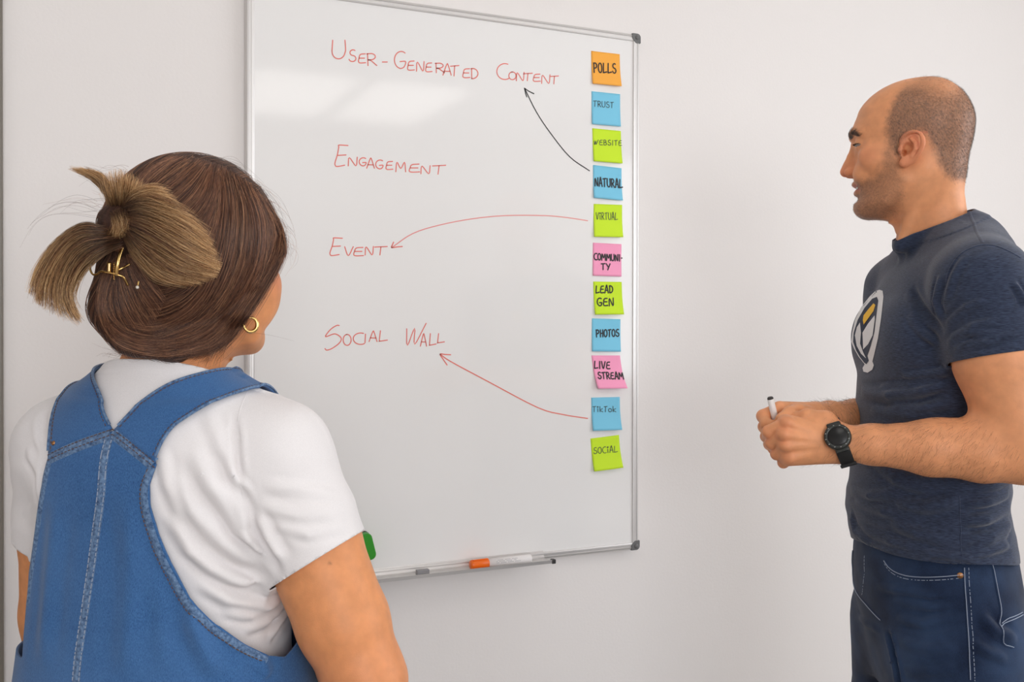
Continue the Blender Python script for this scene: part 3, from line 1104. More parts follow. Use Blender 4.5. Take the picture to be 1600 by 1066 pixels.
def man_head(q, ears=True):
    """q: head frame metres"""
    s, l, z = q[:, 0], q[:, 1], q[:, 2]
    al = np.abs(l)
    m = np.stack([s, al, z], 1) * 1000.0          # mirrored, in mm
    d = loft(s, l, np.where(z > 0, z * 1.03, z), (-0.124, 0.116), HFRONT, HBACK, HHALF, 2.25, HCTR) * 1000.0 + 0.6
    # jaw, cheeks, brow
    d = smin(d, chain(m, [(10, 54, -62), (34, 46, -92), (64, 16, -104)], [9, 9, 11]), 22)
    d = smin(d, ellipsoid(m, (50, 51, -22), (26, 12, 18)), 22)
    d = smin(d, ellipsoid(m, (74, 30, -46), (12, 14, 15)), 14)
    d = smin(d, chain(m, [(88, 8, 23), (85, 24, 26), (72, 42, 22)], [5, 5.5, 5]), 9)
    d = smin(d, sphere(m, (72, 0, -98), 12.5), 12)
    # eye sockets and lids
    d = smax(d, -ellipsoid(m, (97, 30, 6), (16, 15, 10)), 8)
    lid = sphere(m, (71.5, 31, 4), 13.6)
    d = smin(d, lid, 3.5)
    d = smax(d, -ellipsoid(m, (83, 33.5, 1.8), (13.5, 13, 2.3)), 1.3)
    # nose
    nose = chain(m, [(84, 0, 6), (90, 0, -12), (99.6, 0, -36)], [6.5, 7.2, 9.0], 3)
    nose = smin(nose, ellipsoid(m, (88, 0, -30), (12, 14, 13)), 8)
    nose = smin(nose, ellipsoid(m, (92.5, 13, -39), (9, 6.2, 6.8)), 4)
    d = smin(d, nose, 7)
    d = smax(d, -ellipsoid(m, (97, 6.5, -47.5), (5.5, 3, 5)), 2.5)
    d = smax(d, -chain(m, [(88, 21.5, -31), (82, 22, -42)], [1.6, 1.6]), 4)
    # lips, slightly open
    up = chain(m, [(84.5, 0, -58.5), (81.5, 12, -59.5), (71, 27, -63.5)], [5.2, 4.6, 2.4], 3)
    lo = chain(m, [(81.0, 0, -73.5), (78.5, 12, -72.8), (70, 27, -66)], [5.6, 5.0, 2.4], 3)
    d = smin(d, up, 5)
    d = smin(d, lo, 4.5)
    d = smax(d, -ellipsoid(m, (90, 0, -66), (20, 24, 2.8)), 2.0)
    d = smax(d, -chain(m, [(85, 0, -85), (80, 14, -84)], [2.5, 2.5]), 7)
    # ear
    def ear(mm):
        e = ellipsoid(mm, (0, 76, -15), (15.5, 4.2, 23), None)
        e = smin(e, chain(mm, HELIX[:, :3], HELIX[:, 3]), 4)
        e = smin(e, ellipsoid(mm, (8, 74.5, -37), (8, 4.5, 7.5)), 4)
        e = smax(e, -ellipsoid(mm, (-6.5, 88, -1), (8, 7, 7.5)), 3)
        e = smax(e, -ellipsoid(mm, (4, 81.5, -15), (8, 10, 10)), 3)
        e = smax(e, -ellipsoid(mm, (9, 80, -23), (4.0, 9, 4)), 2)
        e = smin(e, chain(mm, [(-1, 81, 0), (-7, 83.5, -7), (-8, 82, -17), (-2, 79, -27)], [2.3, 2.8, 2.8, 2.5], 2), 3)
        e = smin(e, ellipsoid(mm, (14, 75.5, -16), (4.2, 4.6, 6)), 3)
        return e
    if ears: d = smin(d, near(m, ear, (-26, 60, -48), (24, 96, 18), 8), 4.5)
    else: d = smin(d, ellipsoid(m, (42, 50, -44), (34, 17, 36)), 18)
    if ears: d = smax(d, -ellipsoid(m, (8, 74, -20), (4.0, 13, 4.6)), 2)
    return d * 0.001


NECK_A = hl(-30, 0, -46)
NECK_B = np.array((MXC - 0.007, MYC, 1.535), np.float32)


def man_neck(p):
    q = (p - HO) @ HR
    m = np.stack([q[:, 0], np.abs(q[:, 1]), q[:, 2]], 1)
    d = cone(p, NECK_A, NECK_B, 0.0522, 0.0500)
    d = smin(d, cone(p, hl(-8, 0, -100), (MXC - 0.010, MYC, 1.52), 0.027, 0.032), 0.02)
    d = smin(d, cone(m, (-0.022, 0.052, -0.045), (0.010, 0.020, -0.165), 0.009, 0.010), 0.02)
    d = smin(d, sphere(m, (0.010, 0.0, -0.138), 0.009), 0.015)
    return d


# torso tables: forward a = -(x - MXC), sideways b = -(y - MYC) (his left is nearer the camera)
TF = Curve1([0.96, 1.03, 1.08, 1.15, 1.22, 1.30, 1.36, 1.42, 1.47, 1.51, 1.545, 1.60], [0.124, 0.132, 0.139, 0.136, 0.128, 0.122, 0.117, 0.103, 0.080, 0.054, 0.040, 0.034])
TB = Curve1([0.96, 1.03, 1.08, 1.15, 1.22, 1.30, 1.36, 1.42, 1.47, 1.51, 1.545, 1.60], [0.114, 0.108, 0.098, 0.092, 0.100, 0.114, 0.122, 0.120, 0.104, 0.082, 0.054, 0.030])
TH = Curve1([0.96, 1.03, 1.08, 1.15, 1.22, 1.30, 1.36, 1.42, 1.47, 1.51, 1.545, 1.60], [0.176, 0.172, 0.166, 0.163, 0.168, 0.178, 0.184, 0.182, 0.165, 0.120, 0.075, 0.055])


MPH = math.radians(5.5)


def mab(p):
    x, y = p[:, 0] - MXC, p[:, 1] - MYC
    return -x * math.cos(MPH) + y * math.sin(MPH), -x * math.sin(MPH) - y * math.cos(MPH), p[:, 2]


def man_torso(p):
    a, b, z = mab(p)
    d = loft(a, b, z, (0.96, 1.60), TF, TB, TH, 2.2)
    for sgn in (1, -1):
        d = smin(d, ellipsoid(np.stack([a, b * sgn, z], 1), (0.074, 0.082, 1.375), (0.042, 0.075, 0.055)), 0.03)
    return d


SL = np.array((MXC - 0.016, MYC - 0.188, 1.454)); SR = np.array((MXC + 0.016, MYC + 0.183, 1.455))
EL = P(1603, 708, 1.43); WL = P(1312, 692, 1.505)
ER = np.array((MXC + 0.00, MYC + 0.205, 1.20)); WR = P(1272, 652, 1.615)


def man_shoulders(p, grow=0.0):
    d = None
    for S, b0 in ((SL, -0.07), (SR, 0.07)):
        e = cone(p, (MXC + 0.022, MYC + b0, 1.513), S, 0.054 + grow, 0.062 + grow)
        d = e if d is None else np.minimum(d, e)
    return d


def lerp(a, b, t): return np.asarray(a) * (1 - t) + np.asarray(b) * t


def man_arms(p):
    d = None
    for S, E, W in ((SL, EL, WL), (SR, ER, WR)):
        up = chain(p, [S, lerp(S, E, 0.45), lerp(S, E, 0.85), E], [0.060, 0.0665, 0.055, 0.043], 0.01)
        fdir = (W - E) / np.linalg.norm(W - E)
        lo = chain(p, [E, lerp(E, W, 0.22), lerp(E, W, 0.5), lerp(E, W, 0.82), W], [0.039, 0.0450, 0.0405, 0.0290, 0.0258], 0.012)
        lo = smin(lo, cone(p, lerp(E, W, 0.02) + np.array((0, 0, 0.012)), lerp(E, W, 0.42) + np.array((0, 0, 0.012)), 0.034, 0.026), 0.02)
        e = smin(up, lo, 0.022)
        d = e if d is None else np.minimum(d, e)
    return d


_ab = np.array([SL, SR, EL, ER, WL, WR])
ARMBOX = (_ab.min(0) - 0.065, _ab.max(0) + 0.065)


# hands: joints given as (photo px, photo py, distance)
def J(*a): return [P(*t) for t in a]


LH_MCP = J((1228, 661, 1.492), (1224, 679, 1.488), (1227, 696.5, 1.490), (1233, 714.5, 1.496))
LH_PIP = J((1200.5, 674.5, 1.511), (1205, 692.5, 1.514), (1213.5, 709.5, 1.515), (1224, 723.0, 1.517))
LH_DIP = J((1199, 683, 1.538), (1208, 697, 1.541), (1215, 711, 1.540), (1224, 721, 1.537))
LH_TIP = J((1209, 687, 1.553), (1218, 699, 1.553), (1224, 711, 1.552), (1232, 719, 1.548))
LH_R = [(0.0104, 0.0092, 0.0082, 0.0076), (0.0106, 0.0094, 0.0084, 0.0078), (0.0102, 0.0092, 0.0082, 0.0075), (0.0094, 0.0085, 0.0075, 0.0068)]
LT = J((1290, 660, 1.512), (1262, 651.5, 1.520), (1245, 655, 1.530), (1230, 661, 1.538))
RH_MCP = J((1217, 640, 1.565), (1217, 655, 1.575), (1219, 670, 1.585), (1222, 685, 1.592))
RH_PIP = J((1192.5, 650.5, 1.566), (1194.5, 667, 1.578), (1198, 682, 1.590), (1203, 694, 1.598))
RH_DIP = J((1197.5, 662.5, 1.548), (1200, 679, 1.556), (1205, 692, 1.566), (1209, 702, 1.576))
RH_TIP = J((1206.5, 664.5, 1.538), (1212, 683, 1.545), (1216, 695, 1.555), (1220, 703, 1.566))
RT = J((1262, 648, 1.572), (1246, 642.5, 1.556), (1234, 646, 1.540), (1220.5, 655, 1.530))


def man_hands(p):
    def left(p):
        Wd = WL
        palm = None
        rs = [(0.0165, 0.0150), (0.0172, 0.0152), (0.0170, 0.0150), (0.0160, 0.0140)]
        for i, m_ in enumerate(LH_MCP):
            inner = m_ + np.array((0.002, 0.010, 0.0))
            w0 = Wd + (m_ - LH_MCP[1]) * 0.35
            e = cone(p, w0, inner, 0.0190, (0.0125, 0.0125, 0.0130, 0.0150)[i])
            palm = e if palm is None else smin(palm, e, 0.012)
        palm = smin(palm, cone(p, Wd, LT[0], 0.020, 0.016), 0.015)
        d = palm
        for i in range(4):
            f = chain(p, [LH_MCP[i] + np.array((0.003, 0.004, 0)), LH_PIP[i], LH_DIP[i], LH_TIP[i]], LH_R[i], 0.003)
            f = np.minimum(f, sphere(p, LH_MCP[i] + np.array((0.0, 0.003, 0.0)), 0.0102))
            d = smin(d, f, 0.0022)
        # tendons
        for i in range(4):
            d = smin(d, cone(p, LH_MCP[i] + np.array((0.004, -0.0015, 0)), lerp(LH_MCP[i], Wd + np.array((0, -0.014, 0)), 0.72), 0.0075, 0.004), 0.006)
        t = chain(p, [LT[0], LT[1], LT[2], LT[3]], [0.0165, 0.0125, 0.0110, 0.0092], 0.004)
        return smin(d, t, 0.008)

    def right(p):
        palm = None
        for m_ in RH_MCP:
            e = cone(p, WR + (m_ - RH_MCP[1]) * 0.35, m_ + np.array((0.003, 0.002, 0.0)), 0.0190, 0.0130)
            palm = e if palm is None else smin(palm, e, 0.012)
        d = palm
        for i in range(4):
            f = chain(p, [RH_MCP[i], RH_PIP[i], RH_DIP[i], RH_TIP[i]], [0.0112, 0.0100, 0.0086, 0.0078] if i else [0.0115, 0.0104, 0.0092, 0.0082], 0.003)
            d = smin(d, f, 0.004)
        t = chain(p, RT, [0.0150, 0.0118, 0.0108, 0.0090], 0.004)
        return smin(d, t, 0.006)

    allp = np.array(LH_MCP + LH_PIP + LH_TIP + LT + [WL])
    dl = near(p, left, allp.min(0) - 0.03, allp.max(0) + 0.03, 0.02)
    allr = np.array(RH_MCP + RH_PIP + RH_TIP + RT + [WR])
    dr = near(p, right, allr.min(0) - 0.03, allr.max(0) + 0.03, 0.02)
    return dl, dr


def man_body(p):
    q = (p - HO) @ HR
    d = near(p, lambda p_: man_head((p_ - HO) @ HR), HO - 0.13, HO + 0.13, 0.04)
    d = smin(d, near(p, man_neck, (MXC - 0.16, MYC - 0.11, 1.40), (MXC + 0.12, MYC + 0.11, 1.72), 0.06), 0.022)
    core = near(p, lambda p_: smin(man_torso(p_) + 0.016 + 0.024 * np.clip((1.43 - p_[:, 2]) / 0.05, 0, 1), man_shoulders(p_, -0.012), 0.03), (MXC - 0.16, MYC - 0.27, 0.94), (MXC + 0.16, MYC + 0.27, 1.64), 0.08)
    d = smin(d, core, 0.03)
    d = smin(d, near(p, man_arms, *ARMBOX, 0.06), 0.018)
    hl_, hr_ = man_hands(p)
    d = smin(d, hl_, 0.010)
    d = smin(d, hr_, 0.0015)
    # the legs keep the body one piece down to the feet, inside the jeans
    d = smin(d, near(p, lambda p_: man_legs(p_) + 0.012, (MXC - 0.16, MYC - 0.25, 0), (MXC + 0.16, MYC + 0.25, 1.0), 0.06), 0.03)
    return d


LEG_L = [np.array((MXC - 0.005, MYC - 0.095, 0.93)), np.array((MXC - 0.025, MYC - 0.112, 0.50)), np.array((MXC + 0.02, MYC - 0.125, 0.10))]
LEG_R = [np.array((MXC - 0.004, MYC + 0.092, 0.93)), np.array((MXC - 0.010, MYC + 0.105, 0.50)), np.array((MXC + 0.025, MYC + 0.120, 0.10))]


def man_legs(p):
    d = None
    for A, B, C in (LEG_L, LEG_R):
        e = chain(p, [A + np.array((0, 0, -0.02)), lerp(A, B, 0.5), B, lerp(B, C, 0.4), C], [0.100, 0.084, 0.066, 0.066, 0.048], 0.03)
        d = e if d is None else smin(d, e, 0.012)
    return d


# ---- shirt
MHEM_C = P(1541, 561, 1.445).astype(np.float32)
_u = (EL - SL) / np.linalg.norm(EL - SL)
_ac = P(1600, 556, 1.44) - P(1480, 571, 1.455); _ac /= np.linalg.norm(_ac)
MHEM_N = (_u - _ac * (_u @ _ac)); MHEM_N = (MHEM_N / np.linalg.norm(MHEM_N)).astype(np.float32)
MHEM_CR = (SR + (ER - SR) * 0.47).astype(np.float32); MHEM_NR = ((ER - SR) / np.linalg.norm(ER - SR)).astype(np.float32)
HEM_D = (EL - SL) / np.linalg.norm(EL - SL)


def man_shirt_base(p):
    d = man_torso(p) - 0.002
    d = smin(d, man_shoulders(p, 0.006), 0.035)
    for S, E, c, n in ((SL, EL, MHEM_C, MHEM_N), (SR, ER, MHEM_CR, MHEM_NR)):
        d = smin(d, np.maximum(chain(p, [S, lerp(S, E, 0.30), lerp(S, E, 0.75)], [0.067, 0.0705, 0.0725], 0.01), (p - c) @ n), 0.024)
    d = smin(d, near(p, man_neck, (MXC - 0.16, MYC - 0.11, 1.40), (MXC + 0.12, MYC + 0.11, 1.72), 0.06) - 0.0032, 0.016)
    return d


def mh(px, py): return march(man_shirt_base, px, py)


def ridge(lst, amp, wd): return ([mh(*t) for t in lst], amp * 1.5, wd)


MAN_FOLDS = [
    ridge([(1475, 590), (1420, 600), (1372, 604)], 0.004, 0.006),
    ridge([(1470, 655), (1420, 652), (1360, 640)], 0.004, 0.009),
    ridge([(1478, 470), (1490, 430), (1510, 400)], 0.003, 0.007),
    ridge([(1465, 540), (1440, 520), (1420, 490)], 0.003, 0.008),
    ridge([(1484, 525), (1515, 520), (1560, 522)], 0.003, 0.006),
    ridge([(1488, 560), (1530, 552), (1575, 548)], 0.002, 0.005),
    ridge([(1575, 772), (1545, 785), (1505, 790)], 0.004, 0.009),
    ridge([(1578, 834), (1545, 848), (1520, 858)], 0.004, 0.008),
    ridge([(1350, 700), (1400, 750), (1460, 770)], 0.004, 0.010),
    ridge([(1335, 780), (1380, 800), (1440, 812)], 0.004, 0.009),
    ridge([(1345, 825), (1390, 845), (1430, 855)], 0.004, 0.008),
    ridge([(1478, 600), (1440, 612), (1390, 618), (1345, 612)], 0.007, 0.012),
    ridge([(1485, 580), (1450, 586), (1410, 588)], 0.005, 0.008),
    ridge([(1490, 625), (1440, 640), (1380, 640)], 0.005, 0.012),
    ridge([(1470, 500), (1462, 470), (1470, 430)], 0.005, 0.008),
    ridge([(1476, 520), (1440, 480), (1425, 450)], -0.003, 0.010),
    ridge([(1480, 540), (1520, 510), (1560, 500)], 0.004, 0.008),
    ridge([(1478, 510), (1510, 480), (1540, 468)], 0.004, 0.007),
    ridge([(1490, 545), (1540, 535), (1590, 520)], 0.003, 0.007),
    ridge([(1582, 440), (1596, 462), (1600, 480)], 0.005, 0.006),
    ridge([(1580, 790), (1540, 812), (1500, 815)], 0.005, 0.012),
    ridge([(1580, 815), (1550, 838), (1500, 845)], 0.005, 0.012),
    ridge([(1578, 849), (1555, 858), (1510, 866)], 0.004, 0.010),
    ridge([(1500, 780), (1450, 792), (1400, 790)], 0.006, 0.013),
    ridge([(1480, 842), (1430, 832), (1390, 815)], 0.005, 0.012),
    ridge([(1400, 770), (1360, 775), (1330, 768)], 0.004, 0.010),
    ridge([(1330, 800), (1340, 830), (1360, 850)], 0.004, 0.010),
    ridge([(1440, 865), (1480, 868), (1520, 872)], 0.005, 0.008),
]


def man_shirt(p):
    d = man_shirt_base(p)
    m = np.abs(d) < 0.03
    if m.any():
        q = p[m]
        n = vnoise(q * np.array((1.0, 1.0, 3.4), np.float32), 10, 3) * 0.0028 + vnoise(q * np.array((1, 1, 2.4), np.float32), 24, 5) * 0.0008
        low = np.clip((1.22 - q[:, 2]) / 0.15, 0, 1)
        n = n * (0.6 + 0.9 * low)
        d = d.copy()
        d[m] -= folds(q, MAN_FOLDS, d[m]) + n
    return d


# ---- jeans
JF = Curve1([0.76, 0.84, 0.92, 1.00, 1.06], [0.092, 0.110, 0.125, 0.132, 0.128])
JB = Curve1([0.76, 0.84, 0.92, 1.00, 1.06], [0.100, 0.118, 0.122, 0.112, 0.100])
JH = Curve1([0.76, 0.84, 0.92, 1.00, 1.06], [0.165, 0.178, 0.178, 0.168, 0.160])


def man_jeans_base(p):
    a, b, z = mab(p)
    d = loft(a, b, z, (0.80, 1.06), JF, JB, JH, 2.15)
    for A, B, C in (LEG_L, LEG_R):
        leg = chain(p, [A + np.array((0, 0, -0.06)), lerp(A, B, 0.55), B, lerp(B, C, 0.5), C + np.array((0, 0, -0.03))], [0.104, 0.094, 0.078, 0.074, 0.072], 0.03)
        d = smin(d, leg, 0.028)
    # crease between the thighs
    return d


def jh(px, py): return march(man_jeans_base, px, py)


def jr(lst, amp, wd): return ([jh(*t) for t in lst], amp * 1.4, wd)


JEANS_FOLDS = [
    jr([(1500, 925), (1450, 930), (1400, 922), (1370, 915)], 0.004, 0.009),
    jr([(1505, 945), (1450, 948), (1395, 935)], 0.004, 0.008),
    jr([(1505, 962), (1440, 975), (1400, 965)], 0.004, 0.009),
    jr([(1500, 1012), (1450, 1015), (1405, 1005)], 0.003, 0.010),
    jr([(1500, 1045), (1450, 1050), (1410, 1050)], 0.003, 0.010),
    
    jr([(1340, 965), (1355, 975), (1375, 985)], 0.003, 0.008),
    jr([(1590, 1000), (1555, 985), (1530, 960)], 0.005, 0.012),
    jr([(1575, 1030), (1545, 1020), (1520, 1005)], 0.004, 0.010),
    jr([(1385, 985), (1393, 1010), (1402, 1050), (1405, 1080)], -0.006, 0.008),
]


def man_jeans(p):
    d = man_jeans_base(p)
    m = np.abs(d) < 0.03
    if m.any():
        q = p[m]
        d = d.copy()
        d[m] -= folds(q, JEANS_FOLDS, d[m]) + vnoise(q * np.array((1, 1, 1.6), np.float32), 14, 8) * 0.0018 + vnoise(q * np.array((1, 1, 2.0), np.float32), 36, 9) * 0.0006
    return d


MBASE = np.array((MXC, MYC, 0.0))
man = empty('person', V2W(MBASE), -YAW, 'balding man in a dark navy t-shirt and blue jeans holding a white pen, facing left', 'person')


def man_obj(name, V, F, m, parent=None, smooth=True):
    o = from_arrays(name, V - MBASE.astype(np.float32), F, m, parent or man, smooth)
    return o


# ------------------------------------------------------------------ materials for people
def skin_material(name, spec=0.35, rough=0.48):
    m = bpy.data.materials.new(name)
    m.use_nodes = True
    nt = m.node_tree
    b = nt.nodes['Principled BSDF']
    at = nt.nodes.new('ShaderNodeAttribute'); at.attribute_name = 'tone'
    tc = nt.nodes.new('ShaderNodeTexCoord')
    n1 = nt.nodes.new('ShaderNodeTexNoise'); n1.inputs['Scale'].default_value = 55; n1.inputs['Detail'].default_value = 5
    n2 = nt.nodes.new('ShaderNodeTexNoise'); n2.inputs['Scale'].default_value = 650; n2.inputs['Detail'].default_value = 2
    r1 = nt.nodes.new('ShaderNodeMapRange'); r1.inputs[1].default_value = 0.3; r1.inputs[2].default_value = 0.7; r1.inputs[3].default_value = 0.90; r1.inputs[4].default_value = 1.07
    mu = nt.nodes.new('ShaderNodeMix'); mu.data_type = 'RGBA'; mu.blend_type = 'MULTIPLY'; mu.inputs[0].default_value = 1.0
    nt.links.new(tc.outputs['Object'], n1.inputs['Vector'])
    nt.links.new(tc.outputs['Object'], n2.inputs['Vector'])
    nt.links.new(n1.outputs['Fac'], r1.inputs[0])
    nt.links.new(at.outputs['Color'], mu.inputs[6])
    nt.links.new(r1.outputs[0], mu.inputs[7])
    nt.links.new(mu.outputs[2], b.inputs['Base Color'])
    bp = nt.nodes.new('ShaderNodeBump'); bp.inputs['Strength'].default_value = 0.25; bp.inputs['Distance'].default_value = 0.0006
    nt.links.new(n2.outputs['Fac'], bp.inputs['Height'])
    nt.links.new(bp.outputs['Normal'], b.inputs['Normal'])
    b.inputs['Roughness'].default_value = rough
    b.inputs['Specular IOR Level'].default_value = spec
    b.inputs['Subsurface Weight'].default_value = 0.12
    b.inputs['Subsurface Radius'].default_value = (0.009, 0.0035, 0.0018)
    b.inputs['Subsurface Scale'].default_value = 1.0
    return m


def fabric_material(name, col, col2, scale=(900, 900, 140), amt=0.5, rough=0.9, sheen=0.2, weave=1400, bump=0.3, big=None):
    """knit / denim: fine streaky two-tone yarn plus a weave bump"""
    m = bpy.data.materials.new(name)
    m.use_nodes = True
    nt = m.node_tree
    b = nt.nodes['Principled BSDF']
    tc = nt.nodes.new('ShaderNodeTexCoord')
    mp = nt.nodes.new('ShaderNodeMapping'); mp.inputs['Scale'].default_value = scale
    n = nt.nodes.new('ShaderNodeTexNoise'); n.inputs['Scale'].default_value = 1.0; n.inputs['Detail'].default_value = 3
    r = nt.nodes.new('ShaderNodeMapRange'); r.inputs[1].default_value = 0.5 - amt / 2; r.inputs[2].default_value = 0.5 + amt / 2
    mx = nt.nodes.new('ShaderNodeMix'); mx.data_type = 'RGBA'
    mx.inputs[6].default_value = col; mx.inputs[7].default_value = col2
    nt.links.new(tc.outputs['Object'], mp.inputs['Vector'])
    nt.links.new(mp.outputs[0], n.inputs['Vector'])
    nt.links.new(n.outputs['Fac'], r.inputs[0])
    nt.links.new(r.outputs[0], mx.inputs[0])
    last = mx.outputs[2]
    if big:
        n3 = nt.nodes.new('ShaderNodeTexNoise'); n3.inputs['Scale'].default_value = big[0]; n3.inputs['Detail'].default_value = 5
        r3 = nt.nodes.new('ShaderNodeMapRange'); r3.inputs[1].default_value = 0.35; r3.inputs[2].default_value = 0.7
        m3 = nt.nodes.new('ShaderNodeMix'); m3.data_type = 'RGBA'; m3.inputs[7].default_value = big[1]
        nt.links.new(tc.outputs['Object'], n3.inputs['Vector'])
        nt.links.new(n3.outputs['Fac'], r3.inputs[0])
        ml = nt.nodes.new('ShaderNodeMath'); ml.operation = 'MULTIPLY'; ml.inputs[1].default_value = big[2]
        nt.links.new(r3.outputs[0], ml.inputs[0])
        nt.links.new(ml.outputs[0], m3.inputs[0])
        nt.links.new(last, m3.inputs[6])
        last = m3.outputs[2]
    nt.links.new(last, b.inputs['Base Color'])
    w_ = nt.nodes.new('ShaderNodeTexNoise'); w_.inputs['Scale'].default_value = weave; w_.inputs['Detail'].default_value = 2
    bp = nt.nodes.new('ShaderNodeBump'); bp.inputs['Strength'].default_value = bump; bp.inputs['Distance'].default_value = 0.0008
    nt.links.new(tc.outputs['Object'], w_.inputs['Vector'])
    nt.links.new(w_.outputs['Fac'], bp.inputs['Height'])
    nt.links.new(bp.outputs['Normal'], b.inputs['Normal'])
    b.inputs['Roughness'].default_value = rough
    b.inputs['Specular IOR Level'].default_value = 0.2
    b.inputs['Sheen Weight'].default_value = sheen
    b.inputs['Sheen Roughness'].default_value = 0.5
    return m


def hair_material(name, cols, rough=0.45, spec=0.4):
    """strand colour chosen per strand along a ramp, slightly lighter towards the tip"""
    m = bpy.data.materials.new(name)
    m.use_nodes = True
    nt = m.node_tree
    b = nt.nodes['Principled BSDF']
    hi = nt.nodes.new('ShaderNodeHairInfo')
    cr = nt.nodes.new('ShaderNodeValToRGB')
    el = cr.color_ramp.elements
    while len(el) < len(cols): el.new(0.5)
    for e, (t, c) in zip(el, cols):
        e.position = t; e.color = c
    nt.links.new(hi.outputs['Random'], cr.inputs[0])
    nt.links.new(cr.outputs[0], b.inputs['Base Color'])
    b.inputs['Roughness'].default_value = rough
    b.inputs['Specular IOR Level'].default_value = spec
    return m


M_skin = skin_material('skin')
M_shirt = fabric_material('navy_heather_knit', rgb(30, 36, 52), rgb(64, 74, 98), (130, 130, 1500), 0.42, 0.92, 0.25, 1500, 0.3)
M_jeans = fabric_material('dark_denim', rgb(9, 18, 37), rgb(27, 43, 72), (1500, 1500, 420), 0.5, 0.85, 0.12, 1500, 0.35, big=(11, rgb(64, 88, 124), 0.45))
M_stitch = mat('pale_stitching', rgb(150, 160, 178), 0.8)
M_stitchbr = mat('brown_stitching', rgb(92, 70, 62), 0.8)
M_copper = mat('copper_rivet', rgb(176, 128, 88), 0.3, metal=1.0)


def surface_band(bm, f, pts, w, th, lift=0.0, n=5, dash=None, proj=True):
    """arched strip lying on the surface f = 0 along 3D pts; dash=(on, off) makes stitches"""
    pts = catmull(pts, 6)
    seg = np.linalg.norm(np.diff(pts, axis=0), axis=1)
    L = np.concatenate([[0], np.cumsum(seg)])
    step = 0.006 if not dash else dash[0] / 2
    S = np.arange(0, L[-1] + 1e-9, max(step, 0.0012))
    if len(S) < 2: return
    pt = np.stack([np.interp(S, L, pts[:, i]) for i in range(3)], 1).astype(np.float32)
    for _ in range(3 if proj else 0):
        g = grad(f, pt, 0.003); d = f(pt)
        pt = pt - (d / ((g ** 2).sum(1) + 1e-3))[:, None] * g
    g = grad(f, pt, 0.003); nrm = g / (np.linalg.norm(g, axis=1)[:, None] + 1e-9)
    tan = np.gradient(pt, axis=0); tan /= (np.linalg.norm(tan, axis=1)[:, None] + 1e-9)
    side = np.cross(nrm, tan); side /= (np.linalg.norm(side, axis=1)[:, None] + 1e-9)
    rows = []
    for i in range(len(pt)):
        r = []
        for k in range(n):
            u = -1 + 2 * k / (n - 1)
            r.append(pt[i] + side[i] * (u * w / 2) + nrm[i] * (lift + th * (1 - abs(u) ** 3) - 0.0003 * abs(u)))
        rows.append(r)
    if dash:
        per = dash[0] + dash[1]
        keep = (S % per) < dash[0]
    vs = [[bm.verts.new(q) for q in r] for r in rows]
    for i in range(len(vs) - 1):
        if dash and not (keep[i]): continue
        for k in range(n - 1):
            bm.faces.new((vs[i][k], vs[i][k + 1], vs[i + 1][k + 1], vs[i + 1][k]))
    if dash:
        bmesh.ops.delete(bm, geom=[v for v in bm.verts if not v.link_faces], context='VERTS')


def decal(f, polys, maxlen=4.0, lift=0.0008):
    """polygons given in photo pixels laid onto the surface f = 0; returns bmesh with a material index per polygon"""
    bm = bmesh.new()
    for mi, poly in polys:
        b2 = bmesh.new()
        vs = [b2.verts.new((x, y, 0)) for x, y in poly]
        b2.faces.new(vs)
        bmesh.ops.triangulate(b2, faces=b2.faces[:])
        for _ in range(7):
            es = [e for e in b2.edges if e.calc_length() > maxlen]
            if not es: break
            bmesh.ops.subdivide_edges(b2, edges=es, cuts=1)
            bmesh.ops.triangulate(b2, faces=b2.faces[:])
        mp = {}
        for v in b2.verts:
            q = march(f, v.co.x, v.co.y, 1.0, 2.2, 260)
            mp[v] = q
        arr = np.array([mp[v] for v in b2.verts], np.float32)
        g = grad(f, arr, 0.003); nn = g / (np.linalg.norm(g, axis=1)[:, None] + 1e-9)
        arr = arr + nn * (lift + 0.0004 * mi)
        new = {v: bm.verts.new(a) for v, a in zip(b2.verts, arr)}
        for fc in b2.faces:
            try:
                nf = bm.faces.new([new[v] for v in fc.verts]); nf.material_index = mi
            except ValueError:
                pass
        b2.free()
    return bm


def shift_bm(bm, base):
    bmesh.ops.translate(bm, vec=-Vector(base), verts=bm.verts)
    return bm


# ------------------------------------------------------------------ his body
V, Q = polygonize(man_body, (MXC - 0.48, MYC - 0.36, 0.0), (MXC + 0.30, MYC + 0.36, 1.83), H_SKIN, 16 if H_SKIN < 0.0025 else 8, newton=1)
qh = ((V - HO) @ HR) * 1000.0
s_, l_, z_ = qh[:, 0], qh[:, 1], qh[:, 2]
zz = z_ + 0.15 * np.abs(l_)                       # undo the parallax of the near side of the head
inhead = (np.abs(s_) < 140) & (np.abs(l_) < 100) & (z_ > -170) & (z_ < 130)
SKIN = np.array(rgb(228, 158, 112)[:3]); SKIN_RED = np.array(rgb(216, 128, 96)[:3])
tone = np.tile(SKIN, (len(V), 1))


def blend(mask, col):
    global tone
    tone = tone * (1 - mask[:, None]) + np.asarray(col)[None] * mask[:, None]


